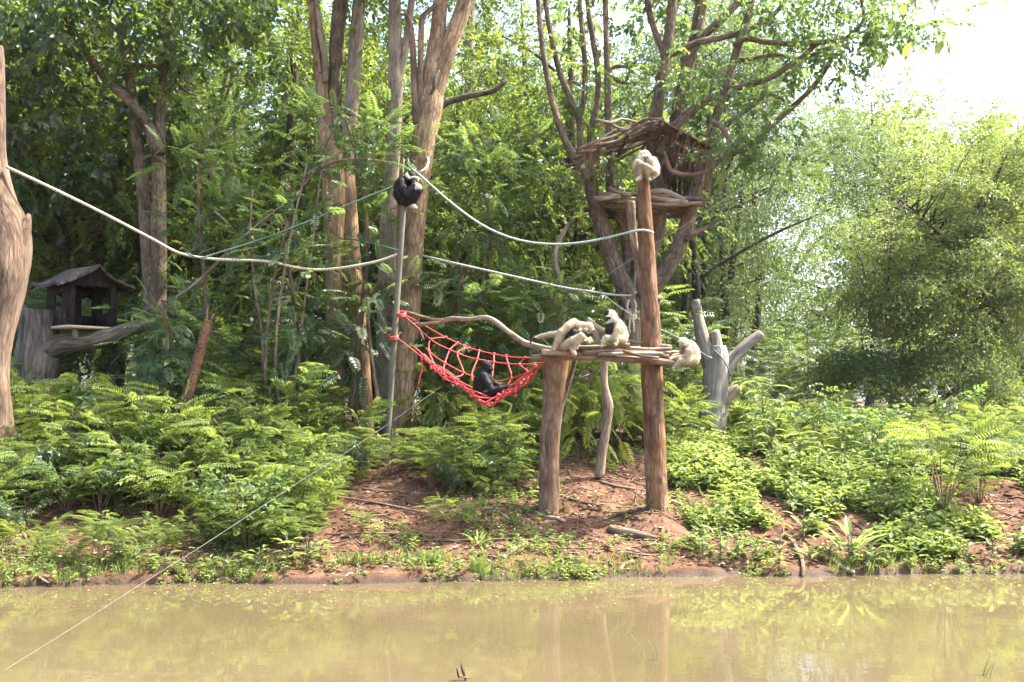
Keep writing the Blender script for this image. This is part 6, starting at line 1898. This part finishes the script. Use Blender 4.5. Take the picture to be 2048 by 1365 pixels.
# bits of leaf and scum floating off the bank
n = 420
x = r.uniform(-7, 8, n); y = shore(x) - .03 - r.exponential(.55, n); k = y > 6.5
x, y = x[k], y[k]; N = len(x)
a = r.uniform(0, 6.28, N); L = r.uniform(.012, .045, N)
d = np.stack([np.cos(a), np.sin(a), 0 * a], -1) * L[:, None]
sd = np.stack([-np.sin(a), np.cos(a), 0 * a], -1) * (L * .35)[:, None]
P = np.stack([x, y, np.full(N, .006)], -1)
V = np.stack([P, P + d * .45 + sd, P + d + [0, 0, .004], P + d * .45 - sd], 1).reshape(-1, 3)
b = (np.arange(N) * 4)[:, None]
mb = MB(); mb.add(V, np.concatenate([b + [[0, 1, 2]], b + [[0, 2, 3]]]), tint=np.repeat(np.clip(r.beta(1.2, 1.4, N), 0, 1), 4))
tag(mb.build('floating_leaves', M['leaf_dead'], None, attrs=('tint',), smooth=False), 'small dead leaves and scum floating on the pond near the bank', kind='stuff')
r = np.random.default_rng(906)
# small twigs and rootlets
mb = MB()
for i in range(900):
    x = r.uniform(-6.5, 7.5); y = float(shore(x)) + r.uniform(.25, 4.2)
    a = r.normal() * .5 + (0 if r.uniform() < .7 else 1.5); L = r.uniform(.15, .7)
    q = np.array([[x + math.cos(a) * L * (f - .5) + r.normal() * .02, y + math.sin(a) * L * (f - .5) + r.normal() * .02] for f in (0, .33, .66, 1)])
    zz = ground_z(q[:, 0], q[:, 1]) + .012
    tube(mb, np.column_stack([q, zz, np.array([.007, .008, .006, .003]) * r.uniform(.7, 1.6)]), seg=4, n=6)
tag(mb.build('twig_litter', M['stick_brown'], None, smooth=True), 'thin dead twigs and rootlets littering the bank', kind='stuff')

# ------------------------------------------------------------------ logs and sticks that can be pointed at
def ground_stick(rows, mat, label, name='fallen_stick', cat='stick', lift=.6, seg=9, rough=.1, group=None):
    P = []
    for px, py, w in rows:
        q = on_ground(px, py)
        rad = w * .5 * mpp(q[1])
        P.append(list(q + [0, 0, rad * lift]) + [rad])
    P = np.array(P)
    mb = MB(); tube(mb, P, seg=seg, rough=rough, seed=P[0, 0] * 9, step=.05)
    o = mb.build(name, M[mat], None, origin=P[len(P) // 2, :3])
    return tag(o, label, cat, group)
ground_stick([(812, 900, 18), (850, 902, 22), (905, 900, 22)], 'post_red', 'short thick reddish log lying behind the shrubs right of the tan trunk', 'fallen_log', 'log')
ground_stick([(1219, 1062, 15), (1250, 1070, 17), (1285, 1078, 14), (1312, 1082, 8)], 'stick_brown', 'thick broken brown log lying on the slope below the tall post', 'fallen_log', 'log')
ground_stick([(1342, 1006, 9), (1380, 1022, 10), (1420, 1038, 9), (1440, 1048, 4)], 'stick_pale', 'straight tan stick running down from the foot of the tall post')
ground_stick([(1030, 1042, 6), (1046, 1024, 6), (1072, 1018, 6), (1100, 1022, 5)], 'stick_brown', 'bent root arching near the stout post')
ground_stick([(1068, 1026, 6), (1090, 1036, 8), (1112, 1040, 8), (1130, 1046, 5)], 'stick_pale', 'thick crooked root in front of the stout post')
ground_stick([(1006, 1122, 9), (1020, 1108, 10), (1040, 1096, 8), (1050, 1090, 4)], 'stick_pale', 'short pale driftwood piece near the water right of the sprout')
ground_stick([(1570, 1074, 8), (1588, 1094, 8), (1602, 1118, 8), (1606, 1140, 7), (1605, 1156, 5)], 'stick_brown', 'thin crooked root bending down into the water')
ground_stick([(1664, 1126, 9), (1680, 1136, 9), (1696, 1145, 9), (1708, 1150, 8)], 'stick_pale', 'weathered board end lying at the edge of the water', 'board', 'board')
ground_stick([(1236, 1147, 6), (1250, 1132, 8), (1268, 1126, 8)], 'stick_brown', 'short dark stick at the water edge below the thick log')
ground_stick([(1120, 1122, 5), (1136, 1136, 5), (1150, 1150, 4)], 'stick_pale', 'thin stick leaning into the water below the bare soil')
ground_stick([(1200, 968, 6), (1240, 975, 5), (1290, 984, 5)], 'stick_brown', 'thin stick lying across between the two posts')
ground_stick([(1344, 970, 8), (1372, 972, 8), (1398, 974, 7)], 'stick_brown', 'short stick behind the tall post')
ground_stick([(20, 1020, 5), (40, 1060, 6), (58, 1090, 5)], 'stick_brown', 'thin stick leaning on the bare soil at the view edge')
ground_stick([(55, 1140, 5), (80, 1158, 5), (98, 1172, 4)], 'stick_pale', 'thin stick poking out of the low herbs into the water')
for k, rw in enumerate([[(640, 990, 4), (760, 1010, 5), (860, 1030, 4)], [(650, 1070, 4), (760, 1072, 5), (880, 1074, 4)], [(880, 1085, 4), (1000, 1082, 5), (1120, 1086, 4)], [(960, 1010, 4), (1000, 1030, 5), (1020, 1044, 4)], [(1140, 1000, 5), (1165, 1008, 5), (1200, 1012, 4)], [(800, 1075, 4), (830, 1100, 4), (850, 1118, 3)], [(690, 1030, 4), (740, 1042, 4), (800, 1052, 3)], [(1500, 985, 5), (1560, 985, 5), (1600, 990, 4)], [(1400, 960, 5), (1450, 965, 5), (1500, 972, 4)]]):
    ground_stick(rw, 'stick_brown', 'long thin stick lying on the bare red soil', group='thin sticks on the red soil', seg=6)
fb = thing('fallen_branch', at(900, 858, 14.9), 'grey fallen branch with bare side twigs propped low behind the shrubs below the hammock', 'branch')
for rw in ([(800, 868, 7), (840, 864, 8), (890, 858, 8), (940, 856, 7), (975, 866, 6), (1000, 880, 5), (1010, 884, 3)], [(895, 858, 5), (912, 846, 4), (950, 838, 3), (980, 846, 2)], [(880, 860, 5), (888, 880, 4), (892, 900, 3)], [(960, 862, 4), (1000, 846, 4), (1030, 846, 3), (1060, 868, 2)], [(998, 880, 4), (1000, 900, 4), (998, 915, 3)], [(930, 857, 4), (926, 880, 3), (900, 890, 2)]):
    limb(fb, rw, 14.9, 'stick_brown', 'branch', 7, .1, rw[0][0])
# two dark snags standing out of the water
sn = thing('water_snag', at(922, 1352, 7.3), 'pair of short dark sticks poking out of the pond in the near water', 'stick')
for rw in ([(918, 1356, 4), (916, 1348, 4), (913, 1336, 2)], [(932, 1362, 5), (928, 1348, 6), (924, 1336, 5), (922, 1327, 2)]):
    mb = MB(); P = pxpath(rw, 7.3); tube(mb, P, seg=7, rough=.15, seed=rw[0][0], step=.01); mb.build('stick', M['bark_dark'], sn)
mb = MB(); tube(mb, pxpath([(917, 1352, 3), (924, 1354, 3), (934, 1356, 3), (944, 1357, 2)], 7.25), seg=6, step=.01); mb.build('stick', M['stick_brown'], sn)
# grass blades standing in the near water
for (px, py, Yw, n, lb) in ((1300, 1290, 7.9, 3, 'few thin grass blades standing in the near water under the posts reflection'), (1972, 1340, 7.4, 5, 'thin dry stalks standing in the near water at the bright side'), (8, 1200, 10.6, 6, 'tuft of grass blades in the water at the far end of the bank')):
    g_ = thing('water_grass', (at(px, py, Yw)[0], Yw, 0), lb, 'grass')
    for i in range(n):
        q = np.array([at(px, py, Yw)[0] + rs.normal() * .03, Yw + rs.normal() * .04, -.02]); dx = rs.normal() * .09; hgt = rs.uniform(.08, .20)
        mb = MB(); tube(mb, [list(q) + [.003], list(q + [dx * .4, 0, hgt * .6]) + [.002], list(q + [dx, .01, hgt]) + [.001]], seg=4, n=6, tint=.7)
        mb.build('blade', M['leaf_herb'], g_, attrs=('tint',))
# leaves of a branch hanging close above the camera
ob = thing('overhanging_branch', at(1860, -70, 3.3), 'out of focus twig with yellow-green leaves hanging in close against the bright sky', 'branch')
mb = MB(); tube(mb, np.array([list(at(q[0], q[1], 3.3)) + [w] for q, w in (((2200, -160), .012), ((2000, -80), .009), ((1860, -60), .006), ((1780, -10), .003))]), seg=7, n=20); mb.build('stem', M['bark_dark'], ob)
mb = MB(); tube(mb, np.array([list(at(q[0], q[1], 3.3)) + [w] for q, w in (((1900, -70), .005), ((1880, -20), .004), ((1862, 60), .0015), ((1858, 90), .001))]), seg=6, n=16); mb.build('stem', M['stem_green'], ob)
for k, (px, py, dx, dy, L_) in enumerate([(1822, -12, .1, 1, 34), (1836, -10, -.25, 1, 30), (1850, -12, .5, .8, 46), (1872, -16, .1, 1, 40), (1812, 5, -.3, 1, 28), (1850, 50, .9, .75, 34), (1786, 46, -.5, .9, 22), (1824, 84, -.6, 1, 32), (1886, 82, -.6, 1, 30), (1830, 100, -.6, .8, 26), (1892, 100, .5, .8, 22), (1920, -12, -.2, 1, 34), (1938, 2, .3, .9, 20), (1972, -12, .1, 1, 30), (2010, -10, .1, 1, 26), (1990, -20, -.3, 1, 26)]):
    t = LT()
    d = at(px + dx * 10, py + dy * 10, 3.3 + rs.normal() * .02) - at(px, py, 3.3)
    t.wide(at(px, py, 3.3 + rs.normal() * .05), d, unit(np.array([rs.normal() * .5, -1, .35])), L_ * 1.25 * mpp(3.3), L_ * .62 * mpp(3.3), .75 + rs.normal() * .1, droop=.1)
    v, tt, f = t.done()
    mb = MB(); mb.add(v, f, tint=np.clip(tt, 0, 1))
    mb.build('leaf', M['leaf_yellow_backlit'], ob, attrs=('tint',), smooth=True)

# ------------------------------------------------------------------ every shrub, bush and tree of a group described by where it stands
MARKS = [(-20, 'the broken edge trunk'), (75, 'the carved stump'), (163, 'the hut'), (250, 'the end of the stump arm'), (318, 'the twin-stemmed tree'), (372, 'the splintered post'), (455, 'the dip of the cream rope'),
         (560, 'the bare slender stems'), (685, 'the orange trunks'), (780, 'the metal pole'), (850, 'the tan trunk'), (975, 'the hammock'), (1100, 'the stout post'), (1205, 'the bent prop'), (1308, 'the tall post'),
         (1430, 'the grey stump'), (1530, 'the tip of the grey stump'), (1620, 'the gap of sky'), (1705, 'the bright leaf rosette'), (1800, 'the edge of the drooping tree'), (1912, 'the thin dark post'), (2040, 'the drooping limb')]
ROWS = [(.75, 'at the water'), (1.4, 'just above the water'), (2.0, 'low on the bank'), (2.7, 'part way up the bank'), (3.5, 'high on the bank'), (4.4, 'near the crest'), (5.6, 'on the crest'), (8.0, 'just inside the wood'), (12.0, 'within the wood'), (18.0, 'deep in the wood'), (25.0, 'deeper in the wood'), (999, 'far in the wood')]
KIND = {'trees of the shady wood behind the bank': 'dark leafy tree', 'lower trees behind the tree house': 'low leafy tree', 'bright young trees in the wood': 'backlit-coloured yellow-green tree', 'feathery trees behind the grey stump': 'grey-green feathery tree',
        'far trees on the open side': 'pale distant tree', 'feathery shrubs on the slope below the hut': 'feathery shrub', 'low feathery shrubs at the edge of the red soil': 'low feathery shrub', 'feathery shrubs round the foot of the metal pole': 'feathery shrub', 'low feathery shrubs close to the water': 'low feathery shrub',
        'feathery shrubs behind the platform': 'bright feathery shrub', 'sunlit shrubs on the open bank': 'sunlit feathery shrub', 'plain-leaved bushes on the slope': 'plain-leaved bush', 'plain-leaved bushes near the metal pole': 'plain-leaved bush',
        'plain-leaved bushes on the open bank': 'plain-leaved bush', 'undergrowth bushes between the trunks': 'tall undergrowth bush', 'undergrowth bushes under the far trees': 'shady undergrowth bush', 'broad-leaved weeds along the waterline': 'broad-leaved weed',
        'tall soft-leaved plants on the open bank': 'tall soft-leaved plant', 'tall soft plants in the thicket': 'tall soft-leaved plant', 'thin sticks on the red soil': 'long thin dry stick'}
cells = {}
for o in SC.objects:
    k = KIND.get(o.get('group'))
    if k is None or o.parent is not None:
        continue
    x, y, z = o.location
    px, py = project([x, y, z])
    s = y - float(shore(x))
    mk = min(MARKS, key=lambda q: abs(q[0] - px))[1]
    rw = next(n for lim, n in ROWS if s < lim)
    cells.setdefault((k, rw, mk), []).append(o)
ORD = ['', 'second ', 'third ', 'fourth ', 'fifth ', 'sixth ', 'seventh ', 'eighth ', 'ninth ', 'tenth ', 'eleventh ', 'twelfth ']
for (k, rw, mk), os_ in cells.items():
    os_.sort(key=lambda o: -o.scale[2] if o.type == 'EMPTY' else -max(o.dimensions))
    mk = ('behind ' if ' wood' in rw or 'crest' in rw else 'below ') + mk
    n = len(os_)
    for i, o in enumerate(os_):
        if n == 1:
            o['label'] = '%s %s %s' % (k, rw, mk)
        elif i == n - 1:
            o['label'] = 'smallest %s %s %s' % (k, rw, mk)
        else:
            o['label'] = '%slargest %s %s %s' % (ORD[i] if i < 12 else '', k, rw, mk)
